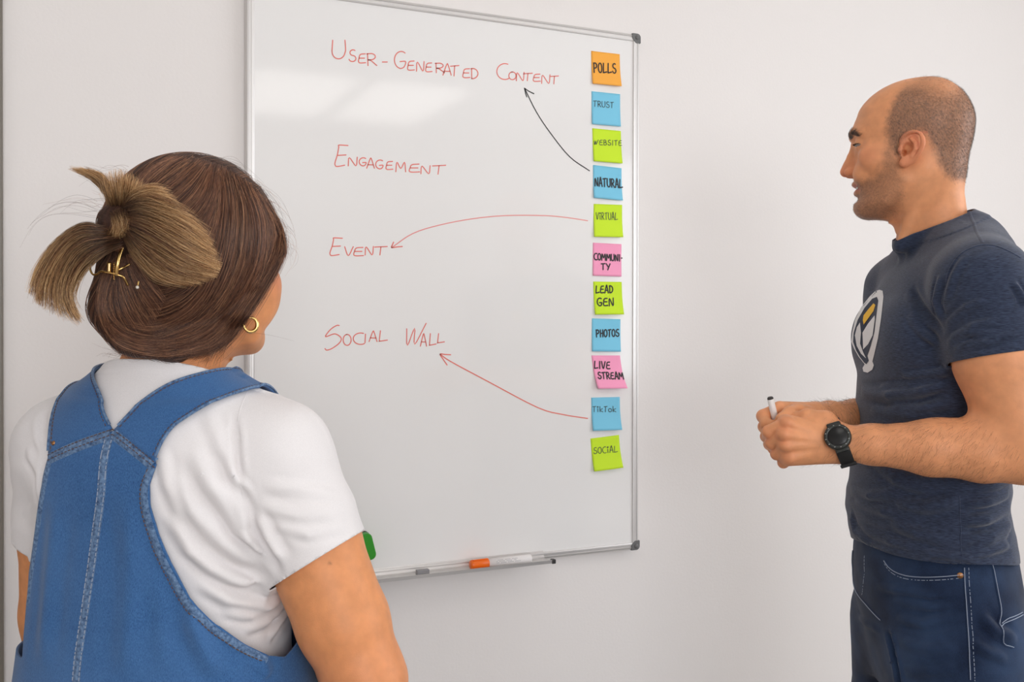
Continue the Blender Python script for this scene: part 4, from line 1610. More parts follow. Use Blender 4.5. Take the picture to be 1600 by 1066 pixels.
HAIRPOLY = [(-14, 110), (2, 104), (17, 88), (27, 69), (34, 46), (36, 28), (33, 14), (27, 2), (21, -14), (15, -14), (14, 2), (6, 20), (-8, 24), (-22, 18), (-30, 8), (-36, -10), (-44, -32), (-54, -48), (-70, -58), (-90, -58), (-130, -40), (-130, 60), (-95, 100), (-60, 122), (-30, 122)]
hm = np.zeros(len(V)); bmk = np.zeros(len(V))
ih = np.where(inhead)[0]
jit = vnoise(V[ih], 160, 4) * 2.2 + vnoise(V[ih], 420, 6) * 1.8
hd = poly_sd(HAIRPOLY, s_[ih], zz[ih])
hm[ih] = smooth01((8 - hd + jit) / 17.0)
topz = smooth01((np.maximum(zz[ih] - 84, 0)) / 22) * smooth01((s_[ih] + 95) / 20)
crown = np.exp(-(((s_[ih] + 55) / 30) ** 2 + ((zz[ih] - 92) / 18) ** 2))
hm[ih] *= (1 - 0.55 * topz) * (1 - 0.55 * crown)
BEARD = [(22, 12), (36, 12), (42, -14), (47, -32), (56, -44), (74, -48), (95, -46), (110, -60), (110, -130), (40, -128), (18, -112), (4, -84), (6, -50), (16, -20)]
bd = poly_sd(BEARD, s_[ih], zz[ih])
lipm = np.exp(-(((z_[ih] + 66) / 8.5) ** 2)) * (np.abs(l_[ih]) < 27) * (s_[ih] > 70)
bmk[ih] = smooth01((7 - bd + jit * 1.4) / 22.0) * (1 - 0.8 * np.clip(lipm * 1.3, 0, 1))
bmk[ih] *= 0.75 + 0.25 * smooth01((s_[ih] - 20) / 50)
fine = 0.85 + 0.3 * vnoise(V, 900, 2)
blend(0.80 * np.clip(hm * fine, 0, 1), rgb(104, 86, 76)[:3])
blend(0.68 * np.clip(bmk * fine, 0, 1), rgb(104, 82, 70)[:3])
redn = np.zeros(len(V))
redn[ih] = 0.55 * np.exp(-(((s_[ih] - 104) / 16) ** 2 + ((z_[ih] + 38) / 16) ** 2))
redn[ih] += 0.5 * (np.abs(l_[ih]) > 74) * (s_[ih] < 18) * (s_[ih] > -26) * (z_[ih] < 12) * (z_[ih] > -44)
redn[ih] += 0.35 * np.exp(-(((s_[ih] - 66) / 20) ** 2 + ((z_[ih] + 18) / 18) ** 2))
for k_ in LH_MCP + LH_PIP + RH_PIP:
    redn += 0.5 * np.exp(-(((V - k_) ** 2).sum(1)) / 0.010 ** 2)
blend(np.clip(redn, 0, 1), SKIN_RED)
brow = np.zeros(len(V))
for sg in (1, -1):
    dB, tB = seg_dist(np.stack([np.zeros(len(ih)), l_[ih], z_[ih]], 1).astype(np.float32), [(0, 12 * sg, 19.5), (0, 22 * sg, 23), (0, 32 * sg, 24), (0, 43 * sg, 19)])
    brow[ih] += (s_[ih] > 55) * np.exp(-(dB / (4.2 - 1.6 * tB)) ** 2)
blend(0.65 * np.clip(brow, 0, 1), rgb(70, 52, 44)[:3])
lip = np.zeros(len(V)); lip[ih] = np.clip(lipm * 1.5 - 0.3, 0, 1)
blend(0.8 * lip, rgb(176, 96, 84)[:3])
inm = np.zeros(len(V)); inm[ih] = (np.abs(z_[ih] + 66) < 3.2) * (s_[ih] < 81) * (s_[ih] > 58) * (np.abs(l_[ih]) < 24)
blend(0.8 * inm, rgb(96, 40, 36)[:3])
body = man_obj('body', V, Q, M_skin)
body['label'] = 'bare skin of head, neck, arms and hands'
color_attr(body, 'tone', tone)
BODY_V, BODY_Q = V, Q

# short clipped hair on the scalp, beard stubble and arm hair as real strands
RNG = np.random.default_rng(7)
fn = np.cross(V[Q[:, 1]] - V[Q[:, 0]], V[Q[:, 2]] - V[Q[:, 0]])
VN = np.zeros_like(V)
for k in range(4): np.add.at(VN, Q[:, k], fn)
VN /= (np.linalg.norm(VN, axis=1)[:, None] + 1e-12)


def sprout(weight, count, length, lean, spread, npt=3, up=1.0):
    p_ = np.clip(weight, 0, None); p_ = p_ / p_.sum()
    ids = RNG.choice(len(V), count, p=p_)
    out = []
    base = V[ids] + RNG.normal(0, H_SKIN * 0.45, (count, 3)) - VN[ids] * 0.0003
    dirs = lean(V[ids]) + RNG.normal(0, spread, (count, 3))
    dirs = dirs - VN[ids] * (dirs * VN[ids]).sum(1)[:, None] + VN[ids] * up
    dirs /= np.linalg.norm(dirs, axis=1)[:, None]
    Ls = length * RNG.uniform(0.5, 1.2, count)
    for b_, d_, n_, L_ in zip(base, dirs, VN[ids], Ls):
        out.append(np.array([b_ + d_ * L_ * t - n_ * L_ * 0.22 * up * t * t for t in np.linspace(0, 1, npt)]) - MBASE)
    return out


M_stub = hair_material('clipped_hair', [(0, rgb(46, 36, 32)), (0.7, rgb(84, 66, 56)), (1, rgb(140, 120, 106))])
M_armhair = hair_material('arm_hair', [(0, rgb(48, 34, 26)), (1, rgb(96, 68, 50))])
NS = 0.3 if os.environ.get('DRAFT') else 1.0
hc = hair_curves('clipped_hair', sprout(hm ** 1.3, int(26000 * NS), 0.0030, lambda v: np.tile(-HU * 0.9 - HF * 0.35, (len(v), 1)), 0.25, 3, 0.7), (0.00008, 0.00003), M_stub, man)
hc = hair_curves('beard_stubble', sprout(bmk * (s_ > 5), int(9000 * NS), 0.0017, lambda v: np.tile(-HU * 0.9, (len(v), 1)), 0.3), (0.00007, 0.00003), M_stub, man)
aw = np.zeros(len(V))
for S, E, W in ((SL, EL, WL), (SR, ER, WR)):
    ax = (W - E) / np.linalg.norm(W - E)
    t = ((V - E) @ ax) / np.linalg.norm(W - E)
    dd = np.linalg.norm(V - E - t[:, None] * np.linalg.norm(W - E) * ax, axis=1)
    aw += (dd < 0.055) * np.clip(t * 4 + 0.1, 0, 1) * np.clip((1.12 - t) * 8, 0, 1)
    aw += 0.25 * (np.linalg.norm(V - (W + ax * 0.045 + np.array((0, 0, -0.014))), axis=1) < 0.03)
aw *= (VN[:, 1] < 0.35)
AX = (WL - EL) / np.linalg.norm(WL - EL)
hair_curves('arm_hair', sprout(aw, int(3600 * NS), 0.014, lambda v: np.tile(AX * 0.7 - HU * 1.25, (len(v), 1)), 0.35, 5, 0.22), (0.00007, 0.00002), M_armhair, man)

# eyebrows and lashes
M_brow = hair_material('brow_hair', [(0, rgb(34, 26, 22)), (1, rgb(64, 48, 40))])


def head_strands(path, n, length, dirv, width, npt=4):
    pts = np.array(path, float); out = []
    cu_ = catmull(pts, 12)
    for i in range(n):
        t = RNG.uniform(0, 1)
        c = cu_[min(int(t * (len(cu_) - 1)), len(cu_) - 1)] + np.array((0, 0, RNG.normal(0, width * (1 - 0.5 * t))))
        dv = np.array(dirv(t)) + RNG.normal(0, 0.2, 3); dv /= np.linalg.norm(dv)
        L = length * RNG.uniform(0.6, 1.1)
        st = np.array([hl(*(c + dv * L * u + np.array((-u * u * 1.0, 0, 0)))) for u in np.linspace(0, 1, npt)])
        st0 = st.astype(np.float32)
        o0 = st0.copy()
        for _ in range(5):
            g = grad(man_body, st0, 0.002); d = man_body(st0)
            st0 = st0 - ((d - 0.0009) / ((g ** 2).sum(1) + 0.1))[:, None] * g
        if np.abs(st0 - o0).max() < 0.02: out.append(st0 - MBASE)
    return out


for sg in (1, -1):
    hair_curves('eyebrow', head_strands([(90, 13 * sg, 20), (88, 21 * sg, 23), (83, 31 * sg, 24.5), (74, 42 * sg, 20)], 260, 8, lambda t: (-0.4, sg * 0.9, 0.55 - 0.9 * t), 2.4), (0.00013, 0.00004), M_brow, man)
    hair_curves('eyelash', [np.array([hl(84.6 - 0.05 * w_ * w_ + 3.5 * u, (32 + w_) * sg, 5.2 - abs(w_) * 0.12 - 2.2 * u + 1.0 * u * u) for u in np.linspace(0, 1, 4)]) - MBASE for w_ in np.linspace(-10, 12, 60)], (0.00020, 0.00005), M_brow, man)

# eyes and teeth
M_eye = mat('eye_white', rgb(150, 134, 124), 0.3)
M_iris = mat('brown_iris', rgb(52, 34, 24), 0.15)
for sg in (1, -1):
    bm = bmesh.new()
    c = Vector(hl(71.5, 31 * sg, 3.2)) - Vector(MBASE)
    look = (Vector(HF) * 1.0 + Vector((0, 0, -0.18))).normalized()
    rot = look.to_track_quat('Z', 'Y').to_matrix().to_4x4()
    prof = [(0, 0.0124)] + [(0.0124 * math.sin(a), 0.0124 * math.cos(a)) for a in np.linspace(0.12, PI - 0.01, 20)] + [(0, -0.0124)]
    lathe(bm, prof, 24, Matrix.Translation(c) @ rot)
    ey = bm_obj('eye', bm, [M_eye, M_iris], man, True)
    for pl in ey.data.polygons:
        if (pl.center - c).normalized().dot(look) > 0.87: pl.material_index = 1
bm = bmesh.new()
for zz0, zz1, s0 in ((-60.5, -68.0, 79.5),):
    rows = []
    for z1 in (zz0, (zz0 + zz1) / 2, zz1):
        r = []
        for a in np.linspace(-1, 1, 33):
            tooth = 0.5 * abs(math.sin(a * 4 * PI))
            r.append(bm.verts.new(Vector(hl(s0 - 14 * a * a + 0.8 * tooth, 20 * a, z1 + (0.8 * (1 - tooth) if z1 == zz1 else 0))) - Vector(MBASE)))
        rows.append(r)
    for a, b in zip(rows[:-1], rows[1:]):
        for i in range(32): bm.faces.new((a[i], a[i + 1], b[i + 1], b[i]))
tt = bm_obj('teeth', bm, mat('tooth_enamel', rgb(236, 230, 220), 0.25), man, True)
md = tt.modifiers.new('thickness', 'SOLIDIFY'); md.thickness = 0.003

# ------------------------------------------------------------------ his t-shirt
def neck_plane(p): return p[:, 2] - (1.541 + 0.42 * (p[:, 0] - 0.650)) - 0.03 * np.abs(p[:, 1] - MYC)


def man_shirt_full(p):
    d = man_shirt(p)
    g = neck_plane(p)
    nb_ = (g > -0.022) & (np.abs(d) < 0.02)
    if nb_.any():
        d = d.copy()
        d[nb_] -= 0.0012 * smooth01((g[nb_] + 0.021) / 0.002)
    return d



def shirt_clip(p):
    g = 1.030 - p[:, 2] + 0.006 * np.sin((p[:, 0] + p[:, 1]) * 18)
    g = np.maximum(g, neck_plane(p))
    tors = man_torso(p)
    for c, n in ((MHEM_C, MHEM_N), (MHEM_CR, MHEM_NR)):
        ax = p - c; ax = ax - (ax @ n)[:, None] * n
        g = np.maximum(g, np.minimum(np.minimum((p - c) @ n + 0.0015, tors - 0.013), 0.095 - np.sqrt((ax * ax).sum(1))))
    return g


V, Q = polygonize(man_shirt_full, (MXC - 0.22, MYC - 0.34, 0.96), (MXC + 0.24, MYC + 0.34, 1.64), H_CLOTH * 0.75, 8, newton=2)
V, T = clip_mesh(V, Q, shirt_clip)
shirt = man_obj('t_shirt', V, T, M_shirt)
shirt['label'] = 'dark navy short-sleeved t-shirt with a printed emblem on the chest'
md = shirt.modifiers.new('thickness', 'SOLIDIFY'); md.thickness = 0.0022; md.offset = -1

M_wprint = mat('white_print', rgb(226, 224, 224), 0.7)
M_yprint = mat('yellow_print', rgb(242, 188, 40), 0.7)
M_nprint = mat('navy_print', rgb(38, 46, 66), 0.8)


def c5(l): return [(1300 + a / 3.553, 340 + b / 3.553) for a, b in l]


bm = decal(man_shirt_full, [
    (0, c5([(265, 402), (283, 408), (288, 440), (275, 560), (258, 670), (238, 755), (227, 800), (235, 820), (226, 845), (200, 862), (177, 856), (172, 836), (184, 815), (150, 772), (126, 730), (109, 690), (115, 640), (130, 570), (163, 500), (210, 440), (240, 412)])),
    (1, c5([(252, 442), (260, 462), (250, 540), (238, 640), (218, 715), (200, 768), (208, 795), (195, 815), (182, 806), (160, 777), (137, 737), (121, 690), (124, 640), (146, 570), (184, 503), (226, 453)])),
    (2, c5([(160, 584), (166, 640), (161, 700), (178, 748), (194, 783), (166, 756), (142, 712), (132, 655), (143, 610)])),
    (2, c5([(241, 546), (243, 566), (231, 655), (206, 703), (178, 733), (174, 640), (204, 592)])),
    (3, c5([(206, 514), (236, 479), (247, 488), (236, 522), (204, 566), (182, 596), (177, 572), (181, 546)])),
])
bm_obj('chest_print', shift_bm(bm, MBASE), [M_wprint, M_nprint, M_wprint, M_yprint], shirt, True)
bm = bmesh.new()
surface_band(bm, man_shirt_full, [mh(*t) for t in ((1514, 333), (1522, 350), (1530, 368), (1536, 382))], 0.006, 0.0010)
surface_band(bm, man_shirt_full, [mh(*t) for t in ((1536, 382), (1520, 386), (1500, 398), (1484, 420), (1474, 450), (1470, 480))], 0.004, 0.0010)
surface_band(bm, man_shirt_full, [mh(*t) for t in ((1536, 382), (1556, 384), (1575, 392), (1596, 404))], 0.004, 0.0010)
bm_obj('shoulder_seam', shift_bm(bm, MBASE), M_shirt, shirt, True)
bm = bmesh.new()
surface_band(bm, man_shirt_full, [mh(*t) for t in ((1499, 775), (1500, 810), (1501, 850), (1502, 878))], 0.003, 0.0008)
bm_obj('side_seam', shift_bm(bm, MBASE), M_shirt, shirt, True)

# ------------------------------------------------------------------ his jeans
V, Q = polygonize(man_jeans, (MXC - 0.25, MYC - 0.28, 0.0), (MXC + 0.25, MYC + 0.28, 1.09), H_CLOTH, 8, newton=2)
V, T = clip_mesh(V, Q, lambda p: np.maximum(0.085 - p[:, 2], p[:, 2] - 1.058))
jeans = man_obj('jeans', V, T, M_jeans)
jeans['label'] = 'dark blue denim jeans with pale seams'
md = jeans.modifiers.new('thickness', 'SOLIDIFY'); md.thickness = 0.0025; md.offset = -1


def jl(lst): return [march(man_jeans, *t) for t in lst]


def c6(l): return [(1300 + a / 3.727, 780 + b / 3.727) for a, b in l]


SEAMS = {'side_seam': c6([(770, 400), (775, 520), (785, 660), (795, 800), (800, 930), (806, 1066)]),
         'front_pocket_edge': c6([(305, 358), (330, 395), (370, 425), (430, 446), (520, 455), (640, 452), (765, 440)]),
         'fly_seam': c6([(125, 300), (118, 400), (122, 480), (150, 550), (205, 620), (290, 710)])}
for nm, l in SEAMS.items():
    bm = bmesh.new()
    surface_band(bm, man_jeans, jl(l), 0.006, 0.0014)
    sm = bm_obj(nm, shift_bm(bm, MBASE), M_jeans, jeans, True)
    bm = bmesh.new()
    surface_band(bm, man_jeans, jl(l), 0.0012, 0.0008, 0.0016, 3, None)
    if nm == 'side_seam':
        surface_band(bm, man_jeans, jl([(x + 7, y) for x, y in l]), 0.0010, 0.0006, 0.0004, 3, (0.004, 0.002))
    if nm == 'front_pocket_edge':
        surface_band(bm, man_jeans, jl([(x, y + 5) for x, y in l]), 0.0010, 0.0006, 0.0004, 3, (0.004, 0.002))
    if nm == 'fly_seam':
        surface_band(bm, man_jeans, jl(c6([(190, 330), (190, 430), (178, 540), (172, 560)])), 0.0010, 0.0006, 0.0004, 3, (0.004, 0.002))
    bm_obj('stitching', shift_bm(bm, MBASE), M_stitch, sm, True)
# back pocket patch with its edge stitching
pk = c6([(925, 372), (1118, 345), (1118, 700), (1060, 870), (1000, 850), (980, 700), (960, 540)])
bm = bmesh.new()
for l in (c6([(925, 368), (945, 450), (962, 540), (980, 650), (990, 760), (995, 845), (1030, 862), (1060, 872)]), c6([(925, 372), (985, 362), (1050, 356), (1118, 345)]), c6([(985, 735), (1020, 705), (1060, 690), (1112, 662)])):
    surface_band(bm, man_jeans, jl(l), 0.0045, 0.0014)
pc = bm_obj('back_pocket', shift_bm(bm, MBASE), M_jeans, jeans, True)
bm = bmesh.new()
for l in (c6([(930, 374), (950, 455), (967, 545), (985, 655), (995, 765), (1000, 840), (1035, 856), (1060, 865)]), c6([(925, 366), (985, 356), (1050, 350), (1118, 339)]), c6([(985, 728), (1020, 698), (1060, 683), (1112, 655)]), c6([(985, 745), (1020, 715), (1060, 700), (1112, 672)])):
    surface_band(bm, man_jeans, jl(l), 0.0012, 0.0008, 0.0012, 3)
bm_obj('stitching', shift_bm(bm, MBASE), M_stitch, pc, True)
rv = jl(c6([(746, 445)]))[0]
g = grad(man_jeans, rv[None].astype(np.float32), 0.003)[0]
bm = bmesh.new()
lathe(bm, [(0, 0.0022), (0.0018, 0.0020), (0.0024, 0.0012), (0.0042, 0.0016), (0.0048, 0.0004), (0.0048, -0.001)], 20, Matrix.Translation(Vector(rv) - Vector(MBASE)) @ Vector(g).to_track_quat('Z', 'Y').to_matrix().to_4x4())
bm_obj('pocket_rivet', bm, M_copper, jeans, True)

# shoes, outside the frame but what he stands on
M_shoe = mat('dark_shoe_leather', rgb(50, 46, 44), 0.5)
M_sole = mat('pale_sole', rgb(206, 202, 196), 0.6)


def shoe(parent, ankle, fwd, base, h=0.005, mu=M_shoe):
    c = np.array((ankle[0], ankle[1], 0.0), np.float32)
    f = np.array((fwd[0], fwd[1], 0)); f = f / np.linalg.norm(f); l = np.array((-f[1], f[0], 0))
    def fu(p):
        q = p - c; a, b, z = q @ f.astype(np.float32), q @ l.astype(np.float32), q[:, 2]
        m = np.stack([a, b, z], 1)
        d = ellipsoid(m, (0.0, 0, 0.055), (0.075, 0.042, 0.055))
        d = smin(d, ellipsoid(m, (0.10, 0, 0.042), (0.10, 0.046, 0.035)), 0.03)
        d = smin(d, cone(m, (-0.02, 0, 0.05), (-0.015, 0, 0.115), 0.042, 0.043), 0.02)
        return np.maximum(d, 0.022 - z)
    lo = c + np.array((-0.26, -0.26, 0.0)); hi = c + np.array((0.26, 0.26, 0.2))
    V, Q = polygonize(fu, lo, hi, h, 8)
    s = from_arrays('shoe', V - base.astype(np.float32), Q, mu, parent)
    def fs(p):
        q = p - c; a, b, z = q @ f.astype(np.float32), q @ l.astype(np.float32), q[:, 2]
        r = ((np.abs((a - 0.055) / 0.150)) ** 2.6 + np.abs(b / 0.050) ** 2.6) ** (1 / 2.6)
        return np.maximum((r - 1) * 0.05, np.abs(z - 0.0125) - 0.0125)
    V, Q = polygonize(fs, lo - np.array((0, 0, 0.016)), hi, h, 8)
    V[:, 2] = np.maximum(V[:, 2], 0.0)
    from_arrays('sole', V - base.astype(np.float32), Q, M_sole, s, False)


shoe(man, LEG_L[2], (-1, -0.10), MBASE)
shoe(man, LEG_R[2], (-1, 0.15), MBASE)

# ------------------------------------------------------------------ watch on his left wrist
M_band = mat('black_rubber', rgb(26, 26, 27), 0.55)
M_case = mat('dark_steel', rgb(66, 68, 66), 0.35, metal=0.7)
M_glass = mat('black_glass', rgb(8, 8, 10), 0.3)
wt = empty('wrist_watch'); wt.parent = man
wc = np.array(lerp(WL, EL, 0.006)); wax = (EL - WL) / np.linalg.norm(EL - WL)
wax = np.array(Matrix.Rotation(math.radians(22), 3, Vector((0, -1, 0))) @ Vector(wax))


def arm_all(p):
    a = man_arms(p); b_, _ = man_hands(p)
    return smin(a, b_, 0.010)


e1 = np.array((0, -1.0, 0.50)); e1 -= wax * (e1 @ wax); e1 /= np.linalg.norm(e1)
e2 = np.cross(wax, e1)
ring = []
for i in range(48):
    a = 2 * PI * i / 48
    d_ = e1 * math.cos(a) + e2 * math.sin(a)
    ts = np.linspace(0.010, 0.045, 120)
    v = arm_all((wc + d_ * ts[:, None]).astype(np.float32))
    k = int(np.argmax(v > 0.0008))
    ring.append((d_, ts[k]))
rr = np.array([r for _, r in ring]); rr = (np.roll(rr, 1) + rr + np.roll(rr, -1)) / 3
bm = bmesh.new()
rows = []
for i in range(48):
    d_ = ring[i][0]
    w_ = 0.0105 - 0.0015 * (1 - abs(math.cos(PI * i / 48)))
    row = []
    for u, o_ in ((-1, 0.0), (-1, 0.0018), (-0.85, 0.0025), (0.85, 0.0025), (1, 0.0018), (1, 0.0)):
        row.append(bm.verts.new(Vector(wc + d_ * (rr[i] + o_) + wax * (u * w_) - MBASE)))
    rows.append(row)
for i in range(48):
    a, b = rows[i], rows[(i + 1) % 48]
    for k in range(6):
        bm.faces.new((a[k], a[(k + 1) % 6], b[(k + 1) % 6], b[k]))
bmesh.ops.recalc_face_normals(bm, faces=bm.faces)
bd_ = bm_obj('strap', bm, M_band, wt, True)
bm = bmesh.new()
j = 36 if e2[2] > 0 else 12
d_ = ring[j][0]
kp = wc + d_ * (rr[j] + 0.0030) - MBASE
rm = Matrix((tuple(wax), tuple(np.cross(d_, wax)), tuple(d_))).transposed()
add_box(bm, Vector(kp), (0.024, 0.007, 0.0045), 0.0012, 2, rm)
bm_obj('strap_keeper', bm, M_band, wt)
cc = wc + e1 * (rr[0] + 0.0015) - MBASE
rot = Matrix((tuple(wax), tuple(np.cross(e1, wax)), tuple(e1))).transposed().to_4x4()
MT = Matrix.Translation(Vector(cc)) @ rot
bm = bmesh.new()
lathe(bm, [(0, 0), (0.0185, 0), (0.0198, 0.0025), (0.0198, 0.0075), (0.0192, 0.0095), (0.0188, 0.0105), (0.0150, 0.0112), (0.0143, 0.0103), (0, 0.0103)], 48, MT)
case = bm_obj('case', bm, M_case, wt, True)
bm = bmesh.new()
lathe(bm, [(0.0142, 0.0104), (0.0138, 0.0107), (0, 0.0108)], 48, MT)
bm_obj('watch_face', bm, M_glass, wt, True)
bm = bmesh.new()
for k in range(12):
    a = k * PI / 6
    add_box(bm, (0.0169 * math.cos(a), 0.0169 * math.sin(a), 0.0111), (0.0018, 0.0006, 0.0003), rot=None)
bmesh.ops.transform(bm, matrix=MT, verts=bm.verts)
bm_obj('bezel_marks', bm, mat('pale_mark', rgb(200, 200, 196), 0.5), case)
for sg in (1, -1):
    bm = bmesh.new()
    add_box(bm, (0, sg * 0.0185, 0.0035), (0.020, 0.010, 0.006), 0.0018)
    bmesh.ops.transform(bm, matrix=MT, verts=bm.verts)
    bm_obj('lug', bm, M_case, wt)

# ------------------------------------------------------------------ pen held between his right thumb and index finger
p0, p1 = P(1203.3, 621.5, 1.548), P(1214.0, 667, 1.556)
pd = (p1 - p0) / np.linalg.norm(p1 - p0)
pen = empty('whiteboard_pen', V2W(p0), -YAW, 'slim white pen with a dark end held upright in the man\'s hand', 'pen')
rot = Vector(pd).to_track_quat('Z', 'Y').to_matrix().to_4x4()
bm = bmesh.new()
lathe(bm, [(0, 0.002), (0.0046, 0.002), (0.0050, 0.003), (0.0053, 0.02), (0.0053, 0.075), (0.0045, 0.080), (0.0, 0.081)], 28, rot)
bm_obj('barrel', bm, mat('white_pen_plastic', rgb(238, 236, 234), 0.35), pen, True)
bm = bmesh.new()
lathe(bm, [(0, -0.0012), (0.0036, -0.001), (0.0047, 0.0005), (0.0049, 0.0022), (0, 0.0022)], 28, rot)
bm_obj('end_plug', bm, M_dark, pen, True)


# ================================================================== the woman (seen from behind)
WXC, WYC = -0.440, 1.270
WA = math.radians(12)
WF = np.array((math.sin(WA), math.cos(WA), 0.0)); WRt = np.array((math.cos(WA), -math.sin(WA), 0.0))
WB0 = np.array((WXC, WYC, 0.0))
WHA = math.radians(31)
WHF = np.array((math.sin(WHA), math.cos(WHA), 0.0)); WHL = np.array((-math.cos(WHA), math.sin(WHA), 0.0))
WHR = np.stack([WHF, WHL, HU], 1).astype(np.float32)
WHO = P(320, 412, 1.267).astype(np.float32)
WSC = 1.0


def wab(p):
    q = p - WB0.astype(np.float32)
    return q @ WF.astype(np.float32), q @ WRt.astype(np.float32), q[:, 2]


def wpt(a, b, z): return WB0 + WF * a + WRt * b + np.array((0, 0, z))
def whl(s, l, z): return WHO + (WHR @ np.array((s, l, z), np.float32)) * 0.001


_wz = [0.70, 0.80, 0.90, 1.00, 1.08, 1.15, 1.22, 1.27, 1.31, 1.345, 1.39]
WTF = Curve1(_wz, [0.095, 0.100, 0.105, 0.110, 0.130, 0.142, 0.115, 0.085, 0.060, 0.045, 0.038])
WTB = Curve1(_wz, [0.125, 0.115, 0.105, 0.098, 0.105, 0.115, 0.118, 0.106, 0.084, 0.062, 0.042])
WTH = Curve1(_wz, [0.180, 0.175, 0.165, 0.150, 0.152, 0.163, 0.170, 0.150, 0.098, 0.062, 0.046])


def w_torso(p):
    a, b, z = wab(p)
    return loft(a, b, z, (0.70, 1.39), WTF, WTB, WTH, 2.3)


WSR, WSL = wpt(0.0, 0.148, 1.236), wpt(0.0, -0.140, 1.238)
WER, WEL = P(572, 1064, 1.205), P(98, 1040, 1.37)
WWR = WER + np.array((-0.10, 0.195, 0.00)); WWL = WEL + np.array((0.06, 0.20, 0.05))


def w_shoulders(p, grow=0.0):
    d = None
    for S, b0 in ((WSR, 0.06), (WSL, -0.06)):
        e = cone(p, wpt(-0.012, b0, 1.284), S, 0.040 + grow, 0.055 + grow)
        d = e if d is None else np.minimum(d, e)
    return d


def w_arms(p):
    d = None
    for S, E, W in ((WSR, WER, WWR), (WSL, WEL, WWL)):
        up = chain(p, [S, lerp(S, E, 0.4), lerp(S, E, 0.75), E], [0.054, 0.060, 0.056, 0.047], 0.01)
        up = smin(up, chain(p, [E, lerp(E, W, 0.3), W], [0.043, 0.041, 0.026], 0.01), 0.025)
        d = up if d is None else np.minimum(d, up)
    # hands clasped out of sight in front
    return d


def w_hands(p):
    d = None
    for W, E, sg in ((WWR, WER, -1), (WWL, WEL, 1)):
        u = (W - E) / np.linalg.norm(W - E)
        side = np.cross(u, (0, 0, 1.0)); side /= np.linalg.norm(side)
        upv = np.cross(side, u)
        k = W + u * 0.085
        h = chain(p, [W, W + u * 0.03, k], [0.024, 0.028, 0.024], 0.01)
        for i, (o, L) in enumerate(((0.026, 0.075), (0.009, 0.082), (-0.008, 0.078), (-0.024, 0.062))):
            b0 = k + side * o
            f = chain(p, [W + u * 0.04 + side * o * 0.8, b0, b0 + u * L * 0.5 - upv * 0.010, b0 + u * L * 0.75 - upv * 0.035], [0.012, 0.0095, 0.0085, 0.007], 0.003)
            h = smin(h, f, 0.004)
        t = chain(p, [W + u * 0.015, W + u * 0.045 + side * sg * 0.04, W + u * 0.085 + side * sg * 0.045 - upv * 0.01], [0.016, 0.011, 0.008], 0.004)
        h = smin(h, t, 0.008)
        d = h if d is None else np.minimum(d, h)
    return d


WLEG_R = [wpt(0.0, 0.085, 0.80), wpt(0.01, 0.085, 0.44), wpt(-0.02, 0.09, 0.09)]
WLEG_L = [wpt(0.0, -0.085, 0.80), wpt(0.01, -0.085, 0.44), wpt(-0.02, -0.09, 0.09)]


def w_legs(p):
    d = None
    for A, B, C in (WLEG_R, WLEG_L):
        e = chain(p, [A, lerp(A, B, 0.5), B, lerp(B, C, 0.35), C], [0.090, 0.075, 0.055, 0.054, 0.037], 0.03)
        d = e if d is None else np.minimum(d, e)
    return d


def w_headfn(p):
    q = (p - WHO) @ WHR / WSC
    return man_head(q, False) * WSC


WNA = whl(-28, 0, -50); WNB = wpt(-0.012, 0.004, 1.335)


def w_neck(p):
    return smin(cone(p, WNA, WNB, 0.0475, 0.053), cone(p, whl(0, 0, -95), wpt(0.02, 0.0, 1.33), 0.032, 0.042), 0.03)


def w_body(p):
    d = near(p, w_headfn, WHO - 0.125, WHO + 0.125, 0.04)
    d = smin(d, near(p, w_neck, WNA - 0.12, WNA + np.array((0.12, 0.12, 0.06)), 0.06), 0.020)
    core = near(p, lambda q: smin(w_torso(q) + 0.012 + 0.024 * np.clip((1.22 - q[:, 2]) / 0.05, 0, 1), w_shoulders(q, -0.008), 0.03), WB0 + np.array((-0.25, -0.20, 0.68)), WB0 + np.array((0.25, 0.20, 1.40)), 0.08)
    d = smin(d, core, 0.03)
    ap = np.array([WSR, WSL, WER, WEL, WWR, WWL])
    d = smin(d, near(p, w_arms, ap.min(0) - 0.07, ap.max(0) + 0.07, 0.06), 0.02)
    hp = np.array([WWR, WWL])
    d = smin(d, near(p, w_hands, hp.min(0) - 0.06, hp.max(0) + np.array((0.06, 0.22, 0.06)), 0.04), 0.012)
    d = smin(d, near(p, w_legs, WB0 + np.array((-0.2, -0.15, 0)), WB0 + np.array((0.2, 0.15, 0.9)), 0.06), 0.03)
    return d


# ---- white t-shirt
WHEM_C = P(513, 866, 1.215)
_u = (WER - WSR) / np.linalg.norm(WER - WSR)
_across = P(575, 826, 1.215) - P(450, 904, 1.215); _across /= np.linalg.norm(_across)
_n = _u - _across * (_u @ _across); WHEM_N = _n / np.linalg.norm(_n)
WHEM_CL = (WSL + (WEL - WSL) * 0.40); WHEM_NL = (WEL - WSL) / np.linalg.norm(WEL - WSL)


HEMS = [(c_.astype(np.float32), n_.astype(np.float32)) for c_, n_ in ((WHEM_C, WHEM_N), (WHEM_CL, WHEM_NL))]


def w_shirt_base(p):
    d = w_torso(p) - 0.003
    d = smin(d, w_shoulders(p, 0.004), 0.045)
    for S, E, (c, n) in ((WSR, WER, HEMS[0]), (WSL, WEL, HEMS[1])):
        d = smin(d, np.maximum(chain(p, [S, lerp(S, E, 0.30), lerp(S, E, 0.9)], [0.062, 0.0665, 0.0690], 0.01), (p - c) @ n), 0.03)
    d = smin(d, cone(p, WNB + np.array((0, 0, 0.02)), WNB + np.array((0, 0, -0.06)), 0.0565, 0.07), 0.03)
    return d


